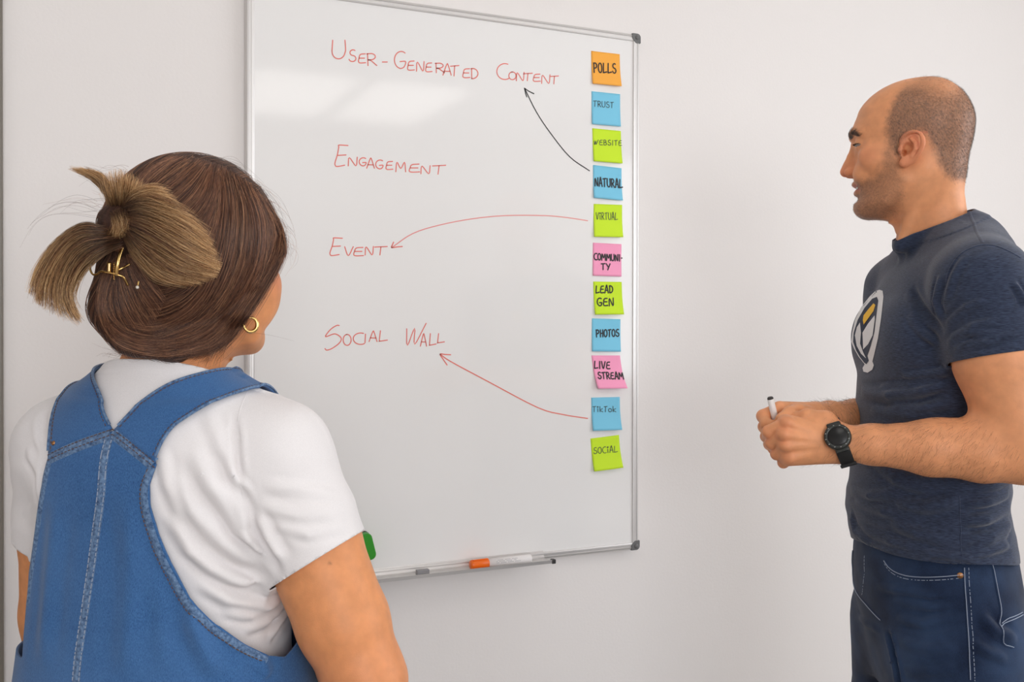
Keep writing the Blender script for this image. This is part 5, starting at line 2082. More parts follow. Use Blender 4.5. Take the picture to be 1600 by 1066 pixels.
def wh(px, py): return march(w_shirt_base, px, py)
def wr(lst, amp, wd): return ([wh(*t) for t in lst], amp, wd)


W_FOLDS = [
    wr([(330, 760), (370, 830), (430, 880)], 0.005, 0.008),
    wr([(285, 850), (330, 890), (390, 915)], 0.005, 0.009),
    wr([(345, 955), (395, 965), (440, 955)], 0.005, 0.007),
    wr([(350, 700), (362, 740), (385, 770)], 0.004, 0.008),
    wr([(430, 820), (480, 835), (540, 825)], 0.003, 0.008),
    wr([(255, 700), (262, 760), (285, 820)], 0.004, 0.009),
    wr([(365, 640), (370, 700), (375, 760), (395, 800)], -0.003, 0.006),
    wr([(395, 800), (420, 840), (445, 880)], 0.006, 0.010),
    wr([(385, 790), (410, 850), (440, 905)], -0.004, 0.010),
    wr([(300, 700), (330, 760), (370, 800), (395, 850)], 0.007, 0.014),
    wr([(270, 740), (300, 800), (350, 850), (400, 890)], 0.006, 0.014),
    wr([(262, 800), (300, 860), (360, 905), (420, 920)], 0.006, 0.012),
    wr([(310, 910), (360, 940), (420, 950), (445, 930)], 0.006, 0.010),
    wr([(380, 985), (420, 970), (450, 940)], 0.005, 0.008),
    wr([(420, 1000), (440, 970), (455, 945)], 0.005, 0.007),
    wr([(410, 760), (470, 765), (530, 775)], 0.003, 0.010),
    wr([(405, 790), (460, 805), (520, 800)], 0.003, 0.010),
    wr([(320, 640), (340, 680), (350, 720)], 0.003, 0.012),
    wr([(40, 700), (60, 740), (62, 790)], 0.004, 0.010),
    wr([(70, 640), (66, 690), (72, 740)], -0.004, 0.010),
]


def w_neckplane(p):
    a, b, z = wab(p)
    return z - (1.323 - 0.42 * a * 1.0 - 0.00 * np.abs(b)) - 0.05 * np.abs(b)


def w_shirt(p):
    d = w_shirt_base(p)
    m = np.abs(d) < 0.03
    if m.any():
        q = p[m]; d = d.copy()
        gn = w_neckplane(q)
        d[m] -= 0.0012 * smooth01((gn + 0.017) / 0.002)
        d[m] -= folds(q, W_FOLDS, d[m]) + vnoise(q, 14, 21) * 0.0028 + vnoise(q * np.array((1, 1, 1.6), np.float32), 34, 22) * 0.0007
    return d


def w_shirt_clip(p):
    g = 0.86 - p[:, 2]
    g = np.maximum(g, w_neckplane(p))
    tors = w_torso(p)
    for c, n in HEMS:
        ax = p - c; ax = ax - (ax @ n)[:, None] * n
        g = np.maximum(g, np.minimum(np.minimum((p - c) @ n + 0.0015, tors - 0.016), 0.095 - np.sqrt((ax * ax).sum(1))))
    return g


# ---- denim pinafore: hugs the back over the shirt, then hangs looser
WDZ = [0.42, 0.60, 0.75, 0.90, 1.00, 1.08, 1.15, 1.22, 1.30]
WDB = Curve1(WDZ, [0.195, 0.180, 0.165, 0.150, 0.138, 0.130, 0.126, 0.122, 0.10])
WDF = Curve1(WDZ, [0.200, 0.185, 0.170, 0.158, 0.150, 0.150, 0.148, 0.125, 0.09])
WDH = Curve1(WDZ, [0.275, 0.245, 0.222, 0.198, 0.186, 0.180, 0.178, 0.172, 0.13])


def w_dress_base(p):
    a, b, z = wab(p)
    d = loft(a, b, z, (0.42, 1.30), WDF, WDB, WDH, 2.2)
    sh = smin(w_torso(p) - 0.003, w_shoulders(p, 0.004), 0.045) - 0.005
    return smin(d, sh, 0.012)


def dh(px, py): return march(w_dress_base, px, py)
def dr_(lst, amp, wd): return ([dh(*t) for t in lst], amp, wd)


D_FOLDS = [
    dr_([(200, 760), (205, 880), (200, 1000), (195, 1066)], 0.004, 0.020),
    dr_([(90, 780), (80, 900), (65, 1050)], 0.004, 0.018),
    dr_([(290, 950), (320, 1010), (340, 1060)], 0.005, 0.016),
    dr_([(250, 860), (275, 950), (285, 1050)], -0.003, 0.016),
    dr_([(405, 1030), (420, 1060)], 0.004, 0.012),
]


def w_dress(p):
    d = w_dress_base(p)
    m = np.abs(d) < 0.03
    if m.any():
        q = p[m]; d = d.copy()
        d[m] -= folds(q, D_FOLDS, d[m]) + vnoise(q * np.array((1, 1, 0.6), np.float32), 9, 31) * 0.0022 + vnoise(q * np.array((1, 1, 0.6), np.float32), 30, 32) * 0.0006
    return d


def w_theta(p):
    a, b, z = wab(p)
    return np.arctan2(b, -a), z


def pxtz(lst):
    pts = np.array([dh(*t) for t in lst], np.float32)
    t, z = w_theta(pts)
    return [(float(u) * 0.14, float(v)) for u, v in zip(t, z)]


ARM_EDGE = pxtz([(244, 725), (233, 757), (234, 792), (247, 836), (266, 880), (296, 935), (335, 974), (385, 1008), (424, 1026), (450, 1027), (472, 1000), (482, 966)])
_e = ARM_EDGE[-1]
ARM_EDGE = ARM_EDGE + [(max(_e[0] + 0.02, 0.14 * 2.1), max(_e[1] + 0.04, 1.08)), (max(_e[0] + 0.05, 0.14 * 2.35), 1.18)]
ARM_POLY = ARM_EDGE + [(max(_e[0] + 0.06, 0.14 * 2.4), 1.6), (ARM_EDGE[0][0] - 0.002, 1.6)]
ARM_EDGE_L = pxtz([(76.5, 713), (66, 762), (57, 821), (47, 895), (42, 950), (39, 990), (37, 1030)])
_l = ARM_EDGE_L[-1]
ARM_EDGE_L += [(min(_l[0], -0.14 * 1.5) - 0.03, _l[1] - 0.005), (-0.14 * 1.95, 0.98), (-0.14 * 2.1, 1.06), (-0.14 * 2.35, 1.18)]
ARM_POLY_L = ARM_EDGE_L + [(-0.14 * 2.4, 1.6), (ARM_EDGE_L[0][0] + 0.002, 1.6)]
YOKE = pxtz([(76.5, 713), (100, 702), (140, 686), (177, 673), (205, 694), (225, 709), (244, 725)])
_yx = [x for x, _ in YOKE]; _yz = [z for _, z in YOKE]


def w_dress_clip(p):
    t, z = w_theta(p)
    x = (t * 0.14).astype(np.float32)
    g = np.maximum(-poly_sd(ARM_POLY, x, z), -poly_sd(ARM_POLY_L, x, z))
    top = np.where(np.abs(t) > 1.6, 1.19, np.interp(x, _yx, _yz))
    return np.maximum(np.maximum(g, z - top), 0.44 - z)


WBASE = np.array((WXC, WYC, 0.0))
woman = empty('person', V2W(WBASE), -YAW, 'woman with clipped brown bun, white t-shirt and blue denim pinafore, seen from behind', 'person')


def w_obj(name, V, F, m, parent=None, smooth=True):
    return from_arrays(name, V - WBASE.astype(np.float32), F, m, parent or woman, smooth)


M_tee = fabric_material('white_cotton_jersey', rgb(238, 234, 234), rgb(228, 224, 224), (700, 700, 1500), 0.5, 0.9, 0.2, 1600, 0.2)
M_denim = fabric_material('mid_blue_denim', rgb(32, 70, 118), rgb(72, 118, 172), (1300, 1300, 420), 0.55, 0.85, 0.2, 1500, 0.4, big=(7, rgb(90, 132, 184), 0.32))
M_denim_seam = fabric_material('worn_denim_seam', rgb(42, 68, 106), rgb(120, 150, 186), (260, 260, 260), 0.5, 0.85, 0.2, 1500, 0.4)
M_gold = mat('gold', rgb(232, 190, 120), 0.22, metal=1.0)

V, Q = polygonize(w_body, WB0 + np.array((-0.34, -0.24, 0.0)), WB0 + np.array((0.36, 0.42, 1.63)), 0.0030 if H_SKIN < 0.0025 else 0.005, 8, newton=1)
tone = np.tile(np.array(rgb(224, 151, 100)[:3]), (len(V), 1))
qh = ((V - WHO) @ WHR) * 1000 / WSC
redn = 0.5 * np.exp(-(((qh[:, 0] - 62) / 22) ** 2 + ((qh[:, 2] + 18) / 20) ** 2)) * (np.abs(qh[:, 1]) < 90)
redn += 0.3 * np.exp(-((np.linalg.norm(V - WER, axis=1) / 0.06) ** 2))
lipw = (np.abs(qh[:, 2] + 66) < 13) & (qh[:, 0] > 70) & (np.abs(qh[:, 1]) < 26)
tone = tone * (1 - redn[:, None]) + redn[:, None] * np.array(rgb(212, 126, 96)[:3])
tone[lipw] = rgb(178, 92, 84)[:3]
mole = np.exp(-((np.linalg.norm(V - march(w_body, 515, 880, 0.9, 1.6), axis=1) / 0.0022) ** 2))
tone = tone * (1 - 0.6 * mole[:, None]) + 0.6 * mole[:, None] * np.array(rgb(120, 72, 50)[:3])
wb = w_obj('body', V, Q, M_skin)
wb['label'] = 'bare skin of neck, cheek and arms'
color_attr(wb, 'tone', tone)

V, Q = polygonize(w_shirt, WB0 + np.array((-0.34, -0.22, 0.80)), WB0 + np.array((0.34, 0.24, 1.42)), H_CLOTH * 0.8, 8, newton=2)
V, T = clip_mesh(V, Q, w_shirt_clip)
tee = w_obj('t_shirt', V, T, M_tee)
tee['label'] = 'white short-sleeved t-shirt under the pinafore'
md = tee.modifiers.new('thickness', 'SOLIDIFY'); md.thickness = 0.0018; md.offset = -1
bm = bmesh.new()
surface_band(bm, w_shirt, [wh(*t) for t in ((386, 612), (372, 650), (366, 690), (370, 740), (385, 790))], 0.003, 0.0003)
bm_obj('sleeve_seam', shift_bm(bm, WBASE), M_tee, tee, True)

V, Q = polygonize(w_dress, WB0 + np.array((-0.36, -0.26, 0.40)), WB0 + np.array((0.36, 0.28, 1.34)), H_CLOTH, 8, newton=2)
V, T = clip_mesh(V, Q, w_dress_clip)
dress = w_obj('pinafore_dress', V, T, M_denim)
dress['label'] = 'mid-blue denim pinafore with wide crossed back straps'
md = dress.modifiers.new('thickness', 'SOLIDIFY'); md.thickness = 0.003; md.offset = -1


def strap_surface(p):
    return np.minimum(w_shirt_base(p) - 0.006, w_dress_base(p) - 0.0005)


def sheet(name, f, left, right, nu, m, parent, th=0.003):
    """cloth strip between two edge paths, pressed onto the surface f = 0"""
    def res(p, n):
        c = catmull(p, 8); s = np.concatenate([[0], np.cumsum(np.linalg.norm(np.diff(c, axis=0), axis=1))])
        t = np.linspace(0, s[-1], n)
        return np.stack([np.interp(t, s, c[:, i]) for i in range(3)], 1)
    n = 60
    A, B = res(np.array(left), n), res(np.array(right), n)
    for _ in range(30):
        for E_ in (A, B):
            E_[8:-1] = 0.5 * E_[8:-1] + 0.25 * (E_[7:-2] + E_[9:])
    u = np.linspace(0, 1, nu)[None, :, None]
    G = (A[:, None] * (1 - u) + B[:, None] * u).reshape(-1, 3).astype(np.float32)
    for _ in range(8):
        d = f(G); g = grad(f, G, 0.003)
        G = G - np.clip(d / ((g ** 2).sum(1) + 0.02), -0.01, 0.01)[:, None] * g
    F = np.array([(i * nu + j, i * nu + j + 1, (i + 1) * nu + j + 1, (i + 1) * nu + j) for i in range(n - 1) for j in range(nu - 1)])
    # face outwards
    nn = np.cross(G[F[:, 1]] - G[F[:, 0]], G[F[:, 2]] - G[F[:, 0]]).mean(0)
    gg = grad(f, G, 0.003).mean(0)
    if nn @ gg < 0: F = F[:, ::-1].copy()
    o = w_obj(name, G, F, m, parent)
    md = o.modifiers.new('thickness', 'SOLIDIFY'); md.thickness = th; md.offset = 0
    return o, G.reshape(n, nu, 3)


def sp(lst): return [march(strap_surface, *t) for t in lst]


def front_strap(b0):
    return [wpt(-0.035, b0 * 0.95, 1.325), wpt(0.02, b0 * 0.93, 1.31), wpt(0.07, b0 * 0.95, 1.28), wpt(0.11, b0, 1.20), wpt(0.13, b0, 1.16)]


SL_IN = sp([(175.5, 671), (166, 652), (160, 636), (159, 615)])
SL_OUT = sp([(76.5, 713), (78.5, 682), (86, 640), (98, 617)])
SR_IN = sp([(179, 672), (195, 655), (212, 637), (233, 618), (256, 602), (282, 591)])
SR_OUT = sp([(243.5, 724), (243, 712), (250, 697), (262, 677), (278, 660), (300, 645), (325, 631), (346, 623)])
straps = []
for L_, R_, bi, bo in ((SL_OUT, SL_IN, -0.130, -0.070), (SR_IN, SR_OUT, 0.075, 0.135)):
    straps.append(sheet('strap', strap_surface, L_ + front_strap(bi), R_ + front_strap(bo), 13, M_denim, dress))
for o, G in straps:
    bm = bmesh.new()
    for j in (0, 12):
        for off, w_ in ((0, 0.0035),):
            surface_band(bm, strap_surface, G[1:50:3, j], w_, 0.0022, 0.0012)
    bm_obj('strap_edge', shift_bm(bm, WBASE), M_denim_seam, o, True)
    for j, k in ((0, 1), (12, 11)):
        bm = bmesh.new()
        surface_band(bm, strap_surface, (G[1:50:3, j] * 0.35 + G[1:50:3, k] * 0.65), 0.0012, 0.0006, 0.0018, 3, (0.0035, 0.0018))
        bm_obj('stitching', shift_bm(bm, WBASE), M_stitchbr, o, True)


def dl(lst): return [march(w_dress, *t) for t in lst]


bm = bmesh.new()
yk = [(77, 716), (100, 705), (140, 689), (177, 676)]
yk2 = [(177, 676), (205, 697), (225, 713), (243, 728)]
for l in (yk, yk2):
    surface_band(bm, w_dress, dl(l), 0.016, 0.0022)
ys = bm_obj('yoke_seam', shift_bm(bm, WBASE), M_denim_seam, dress, True)
bm = bmesh.new()
for l in (yk, yk2):
    for dy in (-4.5, 3.5):
        surface_band(bm, w_dress, dl([(x, y + dy) for x, y in l]), 0.0013, 0.0008, 0.0021, 3, (0.0035, 0.0018))
bm_obj('stitching', shift_bm(bm, WBASE), M_stitchbr, ys, True)
bm = bmesh.new()
cs = [(172, 680), (163, 715), (158, 770), (150, 830), (142, 890), (132, 960), (122, 1030), (117, 1090)]
surface_band(bm, w_dress, dl(cs), 0.012, 0.0016)
csm = bm_obj('centre_seam', shift_bm(bm, WBASE), M_denim_seam, dress, True)
for dx in (-5, 5):
    bm = bmesh.new()
    surface_band(bm, w_dress, dl([(x + dx, y) for x, y in cs]), 0.0013, 0.0007, 0.0012, 3, (0.004, 0.002))
    bm_obj('stitching', shift_bm(bm, WBASE), M_stitch, csm, True)
bm = bmesh.new()
ae = [(242, 728), (231, 757), (232, 792), (245, 837), (264, 882), (294, 937), (333, 977), (383, 1011), (422, 1029)]
surface_band(bm, w_dress, dl([(x - 5, y + 2) for x, y in ae]), 0.010, 0.0016)
bm_obj('armhole_hem', shift_bm(bm, WBASE), M_denim_seam, dress, True)
bm = bmesh.new()
surface_band(bm, w_dress, dl([(78, 718), (68, 762), (59, 821), (49, 895), (43, 950)]), 0.010, 0.0016)
bm_obj('armhole_hem', shift_bm(bm, WBASE), M_denim_seam, dress, True)
asm = dress
bm = bmesh.new()
surface_band(bm, w_dress, dl([(x - 11, y + 5) for x, y in ae]), 0.0013, 0.0007, 0.0012, 3, (0.0035, 0.0018))
bm_obj('stitching', shift_bm(bm, WBASE), M_stitchbr, asm, True)
rv = march(strap_surface, 85, 693)
g = grad(strap_surface, rv[None].astype(np.float32), 0.003)[0]
bm = bmesh.new()
lathe(bm, [(0, 0.0030), (0.0020, 0.0028), (0.0030, 0.0016), (0.0030, 0)], 16, Matrix.Translation(Vector(rv) - Vector(WBASE)) @ Vector(g).to_track_quat('Z', 'Y').to_matrix().to_4x4())
bm_obj('strap_rivet', bm, M_copper, dress, True)
shoe(woman, WLEG_R[2], WF, WBASE, 0.006, M_sole)
shoe(woman, WLEG_L[2], WF, WBASE, 0.006, M_sole)


# ------------------------------------------------------------------ her hair: a pinned-up mass, then strands along it
def mm(s, l, z): return whl(s, l, z)


ROLL = [P(190, 425, 1.165), P(187, 480, 1.172), P(212, 517, 1.190), P(268, 530, 1.205), P(326, 522, 1.235)]
ROLL_R = [0.026, 0.031, 0.027, 0.024, 0.023]
BUN = P(193, 350, 1.140)


def w_hair_mass(p):
    q = (p - WHO) @ WHR
    d = ellipsoid(q, (-0.018, 0, 0.030), (0.116, 0.098, 0.107))
    d = smin(d, ellipsoid(q, (-0.06, 0, -0.020), (0.07, 0.076, 0.07)), 0.03)
    d = smax(d, q[:, 0] - 0.69 * q[:, 2] - 0.033 - 0.12 * np.maximum(0, 0.05 - np.abs(q[:, 1])), 0.012)
    d = smin(d, near(p, lambda r: chain(r, ROLL, ROLL_R, 0.02), np.min(ROLL, 0) - 0.04, np.max(ROLL, 0) + 0.04, 0.05), 0.016)
    d = smin(d, sphere(p, BUN, 0.028), 0.025)
    return d


def w_hair_full(p):
    d = w_hair_mass(p)
    return d - 0.0015 * vnoise(p * np.array((1.0, 1.0, 0.35), np.float32), 70, 41)


V, Q = polygonize(w_hair_full, WHO + np.array((-0.20, -0.20, -0.16)), WHO + np.array((0.17, 0.17, 0.17)), 0.003, 8, newton=1)
M_hairbase = fabric_material('hair_mass', rgb(40, 27, 22), rgb(78, 52, 42), (260, 260, 30), 0.5, 0.55, 0.0, 400, 0.4)
hair = w_obj('hair', V, Q, M_hairbase)
hair['label'] = 'brown hair pinned up in a messy bun with lighter ends'

# depth of the hair surface over a grid of viewing directions
GX, GY = np.arange(30, 480, 4.0), np.arange(220, 580, 4.0)
dd = np.linspace(1.0, 1.42, 120)
A0 = np.array([[P(x, y, 1.0) for y in GY] for x in GX])          # at distance 1; scales linearly from the eye
EYE = np.array((0, 0, CAM.z))
ray = (A0 - EYE)
pts = (EYE + ray[:, :, None, :] * dd[None, None, :, None]).reshape(-1, 3).astype(np.float32)
val = w_hair_mass(pts).reshape(len(GX), len(GY), len(dd))
neg = val < 0
k = np.argmax(neg, 2); hit = neg.any(2)
k = np.clip(k, 1, None)
v1 = np.take_along_axis(val, k[..., None], 2)[..., 0]; v0 = np.take_along_axis(val, (k - 1)[..., None], 2)[..., 0]
DM = np.where(hit, dd[k - 1] + (dd[k] - dd[k - 1]) * v0 / (v0 - v1 + 1e-9), np.nan)
for _ in range(60):                                               # carry the depth a little past the outline
    if not np.isnan(DM).any(): break
    acc = np.zeros_like(DM); cnt = np.zeros_like(DM)
    for ax in (0, 1):
        for sh in (1, -1):
            r = np.roll(DM, sh, ax)
            ok = ~np.isnan(r); acc[ok] += r[ok]; cnt[ok] += 1
    fill = np.isnan(DM) & (cnt > 0)
    DM[fill] = acc[fill] / cnt[fill]
DM = np.nan_to_num(DM, nan=1.2)


def depth_at(x, y):
    u = np.clip((x - GX[0]) / 4.0, 0, len(GX) - 1.001); v = np.clip((y - GY[0]) / 4.0, 0, len(GY) - 1.001)
    i, j = u.astype(int), v.astype(int); fu, fv = u - i, v - j
    return DM[i, j] * (1 - fu) * (1 - fv) + DM[i + 1, j] * fu * (1 - fv) + DM[i, j + 1] * (1 - fu) * fv + DM[i + 1, j + 1] * fu * fv


RM = np.array(RCAM); CS, SN = math.cos(YAW), math.sin(YAW)


def unproj(x, y, d):
    v = np.stack([(x - 800.0) / FPX, ((533.0 - y) + SHIFT * 1600.0) / FPX, -np.ones_like(x)], 1) @ RM.T
    X = v[:, 0] * CS - v[:, 1] * SN; Y = v[:, 0] * SN + v[:, 1] * CS
    s = d / Y
    return np.stack([X * s, Y * s, v[:, 2] * s + CAM.z], 1)


HRNG = np.random.default_rng(11)
HN = 0.35 if os.environ.get('DRAFT') else 1.0


def lay(guides, count, npt=14, jitter=5.0, lift=(0.0, 0.005), wave=1.2, cut=(0.75, 1.0), depth=None, start=(0, 0.12), clump=0):
    """strands between neighbouring guide lines; depth None = lie on the hair mass"""
    G = []
    for g in guides:
        c = catmull(np.array(g, float), 8)
        s = np.concatenate([[0], np.cumsum(np.linalg.norm(np.diff(c[:, :2], axis=0), axis=1))]); s /= s[-1]
        t = np.linspace(0, 1, 40)
        G.append(np.stack([np.interp(t, s, c[:, i]) for i in range(c.shape[1])], 1))
    G = np.array(G)
    out = []
    centers = HRNG.uniform(0, len(G) - 1, max(clump, 1))
    for _ in range(int(count * HN)):
        if clump:
            u = np.clip(HRNG.choice(centers) + HRNG.normal(0, 0.10), 0, len(G) - 1.0001)
        else:
            u = HRNG.uniform(0, len(G) - 1.0001)
        i = int(u); f = u - i
        path = G[i] * (1 - f) + G[i + 1] * f
        t0, t1 = HRNG.uniform(*start), HRNG.uniform(*cut)
        tt = np.linspace(t0, t1, npt) * 39
        pth = np.stack([np.interp(tt, np.arange(40), path[:, k]) for k in range(path.shape[1])], 1)
        ph, am = HRNG.uniform(0, 6.28), HRNG.normal(0, jitter)
        tl = np.linspace(0, 1, npt)
        tan = np.gradient(pth[:, :2], axis=0); tan /= np.linalg.norm(tan, axis=1)[:, None] + 1e-9
        nrm = np.stack([-tan[:, 1], tan[:, 0]], 1)
        off = am * (0.3 + 0.7 * tl) + wave * np.sin(ph + tl * HRNG.uniform(2, 7))
        xy = pth[:, :2] + nrm * off[:, None]
        if depth is None:
            d = depth_at(xy[:, 0], xy[:, 1]) - HRNG.uniform(*lift) - 0.001
        else:
            d = pth[:, 2] + HRNG.normal(0, depth) * (0.4 + 0.6 * tl)
        out.append(unproj(xy[:, 0], xy[:, 1], d) - WBASE)
    return out


def scalp_mat():
    m = hair_material('brown_hair', [(0, rgb(38, 23, 16)), (0.4, rgb(88, 55, 40)), (0.8, rgb(134, 88, 63)), (1, rgb(194, 142, 104))], 0.38, 0.5)
    return m


def tail_mat():
    m = bpy.data.materials.new('highlighted_hair_ends')
    m.use_nodes = True
    nt = m.node_tree
    b = nt.nodes['Principled BSDF']
    hi = nt.nodes.new('ShaderNodeHairInfo')
    a = nt.nodes.new('ShaderNodeValToRGB'); c = nt.nodes.new('ShaderNodeValToRGB')
    for cr, cols in ((a, [(0, rgb(36, 23, 17)), (0.5, rgb(76, 51, 34)), (1, rgb(112, 77, 50))]), (c, [(0, rgb(78, 51, 32)), (0.42, rgb(176, 126, 76)), (1, rgb(252, 212, 156))])):
        el = cr.color_ramp.elements
        while len(el) < 3: el.new(0.5)
        for e, (t, cc) in zip(el, cols): e.position = t; e.color = cc
        nt.links.new(hi.outputs['Random'], cr.inputs[0])
    mr = nt.nodes.new('ShaderNodeMapRange'); mr.inputs[1].default_value = 0.15; mr.inputs[2].default_value = 0.9
    mx = nt.nodes.new('ShaderNodeMix'); mx.data_type = 'RGBA'
    nt.links.new(hi.outputs['Intercept'], mr.inputs[0]); nt.links.new(mr.outputs[0], mx.inputs[0])
    nt.links.new(a.outputs[0], mx.inputs[6]); nt.links.new(c.outputs[0], mx.inputs[7])
    nt.links.new(mx.outputs[2], b.inputs['Base Color'])
    b.inputs['Roughness'].default_value = 0.42
    b.inputs['Specular IOR Level'].default_value = 0.5
    return m


M_hair, M_tail = scalp_mat(), tail_mat()
RAD = (0.00016, 0.00007)
st = []
# long sweep from the crown down the right side of the head and round to the roll
SWEEP = [
    [(262, 246), (232, 262), (208, 288), (196, 325)],
    [(292, 243), (262, 262), (228, 292), (205, 335)],
    [(322, 249), (292, 280), (255, 310), (215, 345)],
    [(340, 256), (330, 310), (300, 350), (250, 370)],
    [(348, 258), (352, 330), (338, 410), (300, 480), (240, 512), (188, 500)],
    [(362, 266), (378, 335), (368, 420), (330, 487), (268, 522), (200, 520)],
    [(380, 278), (402, 345), (398, 415), (358, 488), (292, 533), (215, 538)],
    [(398, 292), (424, 350), (416, 412), (376, 480), (315, 541), (235, 549)],
    [(414, 312), (438, 362), (426, 412), (388, 474), (332, 541), (262, 553)],
    [(426, 332), (442, 378), (431, 412), (396, 468), (352, 533), (300, 556)],
    [(432, 345), (443, 385), (435, 412), (405, 462), (372, 506), (340, 545)],
]
st += lay(SWEEP[:4], 1700, 12, 4, cut=(0.8, 1.0))
st += lay(SWEEP[3:5], 900, 14, 5)
st += lay(SWEEP[4:], 5200, 16, 4)
st += lay(SWEEP[4:], 900, 16, 7, lift=(0.004, 0.010), cut=(0.5, 1.0), clump=24)
# the vertical roll at the nape, tucked up under the clip
st += lay([[(300, 500), (235, 522), (185, 505), (165, 470), (176, 425), (190, 400)], [(320, 520), (240, 543), (180, 525), (158, 480), (164, 440), (180, 402)], [(330, 545), (255, 555), (190, 540), (163, 505), (158, 460), (170, 415)]], 1500, 16, 4)
st += lay([[(260, 470), (235, 440), (215, 415), (200, 395)], [(240, 510), (215, 470), (200, 435), (193, 400)], [(205, 530), (180, 490), (176, 440), (186, 400)]], 900, 12, 4)
# short wisps at the nape and behind the ear
st += lay([[(360, 535), (345, 560), (338, 580)], [(330, 548), (318, 562), (312, 572)], [(250, 552), (225, 556), (195, 562)]], 90, 8, 3, cut=(0.4, 1.0))
hs = hair_curves('pinned_hair_strands', st, RAD, M_hair, hair)
# hidden side of the head: strands drawn over the surface towards the bun
FN = np.cross(V[Q[:, 1]] - V[Q[:, 0]], V[Q[:, 2]] - V[Q[:, 0]]); FC = V[Q].mean(1)
FN /= np.linalg.norm(FN, axis=1)[:, None] + 1e-9
cand = np.where((FN * (FC - EYE)).sum(1) > 0.02)[0]
pp = FC[HRNG.choice(cand, int(1600 * HN))].astype(np.float32)
walk = [pp]
for _ in range(11):
    g = grad(w_hair_mass, pp, 0.003); g /= np.linalg.norm(g, axis=1)[:, None] + 1e-9
    t = BUN - pp; t /= np.linalg.norm(t, axis=1)[:, None]
    t = t + np.array((0, 0, -0.4)); t -= g * (t * g).sum(1)[:, None]; t /= np.linalg.norm(t, axis=1)[:, None] + 1e-9
    pp = (pp + t * 0.011).astype(np.float32)
    pp = (pp - g * (w_hair_mass(pp) - 0.0015)[:, None]).astype(np.float32)
    walk.append(pp)
W_ = np.stack(walk, 1)
hair_curves('far_side_strands', [w_ - WBASE for w_ in W_], RAD, M_hair, hair)
# loose ends fanning out of the clip: to the right, to the left and upwards
FAN = [
    [(186, 322, 1.130), (215, 305, 1.105), (255, 312, 1.100), (300, 335, 1.108)],
    [(186, 328, 1.125), (222, 318, 1.092), (275, 333, 1.088), (326, 368, 1.102)],
    [(186, 335, 1.120), (228, 338, 1.084), (285, 362, 1.080), (338, 398, 1.100)],
    [(187, 342, 1.118), (228, 358, 1.080), (288, 392, 1.078), (346, 418, 1.100)],
    [(188, 350, 1.118), (225, 378, 1.082), (280, 414, 1.082), (340, 430, 1.104)],
    [(190, 356, 1.120), (218, 392, 1.090), (262, 428, 1.090), (312, 441, 1.108)],
    [(192, 362, 1.124), (212, 400, 1.100), (245, 432, 1.100), (285, 441, 1.112)],
]
dk = lay(FAN, 900, 14, 3, depth=0.008, cut=(0.5, 0.95), wave=1.5, start=(0, 0.1), clump=18)
tl_ = lay(FAN, 2900, 14, 4.5, depth=0.009, cut=(0.60, 1.03), wave=2.4, start=(0, 0.1))
tl_ += lay(FAN, 1500, 14, 3.0, depth=0.006, cut=(0.80, 1.06), wave=1.8, start=(0, 0.1), clump=26)
LEFT = [
    [(192, 362, 1.132), (160, 356, 1.120), (128, 352, 1.115), (88, 378, 1.118), (58, 420, 1.122), (46, 458, 1.125)],
    [(192, 366, 1.130), (158, 364, 1.114), (122, 366, 1.108), (90, 396, 1.112), (68, 440, 1.118), (62, 478, 1.122)],
    [(193, 370, 1.128), (158, 372, 1.112), (124, 382, 1.106), (98, 412, 1.110), (84, 452, 1.116), (86, 492, 1.120)],
    [(194, 375, 1.130), (162, 382, 1.114), (134, 398, 1.110), (112, 425, 1.114), (102, 460, 1.118), (114, 490, 1.120), (128, 506, 1.122)],
    [(195, 380, 1.134), (168, 392, 1.120), (146, 408, 1.116), (126, 430, 1.118), (112, 462, 1.122), (118, 484, 1.124)],
]
tl_ += lay(LEFT, 2300, 16, 4.0, depth=0.008, cut=(0.66, 1.02), wave=2.2, start=(0, 0.1))
tl_ += lay(LEFT, 700, 16, 2.0, depth=0.006, cut=(0.9, 1.04), wave=1.0, start=(0, 0.1), clump=14)
UP = [
    [(184, 335, 1.135), (165, 305, 1.128), (140, 278, 1.126), (104, 262, 1.128)],
    [(187, 333, 1.133), (170, 300, 1.124), (148, 276, 1.122), (118, 262, 1.124)],
    [(190, 330, 1.132), (176, 298, 1.122), (160, 274, 1.120), (134, 264, 1.122)],
]
dk += lay(LEFT, 1100, 16, 2.5, depth=0.007, cut=(0.6, 1.0), wave=1.5, start=(0, 0.1), clump=12)
tl_ += lay(UP, 700, 10, 2, depth=0.004, cut=(0.75, 1.0), wave=0.8, start=(0, 0.1))
SPIKE = [
    [(180, 336, 1.135), (170, 312, 1.122), (163, 290, 1.118), (160, 272, 1.116)],
    [(186, 333, 1.132), (183, 306, 1.116), (180, 282, 1.112), (178, 262, 1.112)],
    [(190, 332, 1.130), (194, 306, 1.114), (196, 284, 1.110), (198, 264, 1.110)],
    [(196, 333, 1.130), (208, 310, 1.116), (216, 294, 1.112), (222, 280, 1.112)],
]
tl_ += lay(SPIKE, 1100, 9, 5, depth=0.006, cut=(0.55, 1.0), wave=0.8, start=(0, 0.1))
TOPFAN = [[(186, 330, 1.128), (205, 305, 1.106), (235, 292, 1.104), (262, 296, 1.110)], [(188, 326, 1.128), (212, 312, 1.104), (246, 308, 1.102), (282, 322, 1.110)]]
tl_ += lay(TOPFAN, 700, 10, 4, depth=0.006, cut=(0.6, 1.0))
KNOT = [[(170, 330, 1.118), (180, 350, 1.106), (176, 372, 1.112)], [(196, 322, 1.112), (200, 345, 1.100), (196, 372, 1.108)], [(212, 325, 1.112), (214, 345, 1.102), (206, 372, 1.112)]]
tl_ += lay(KNOT, 700, 9, 5, depth=0.005, cut=(0.7, 1.0), wave=2)
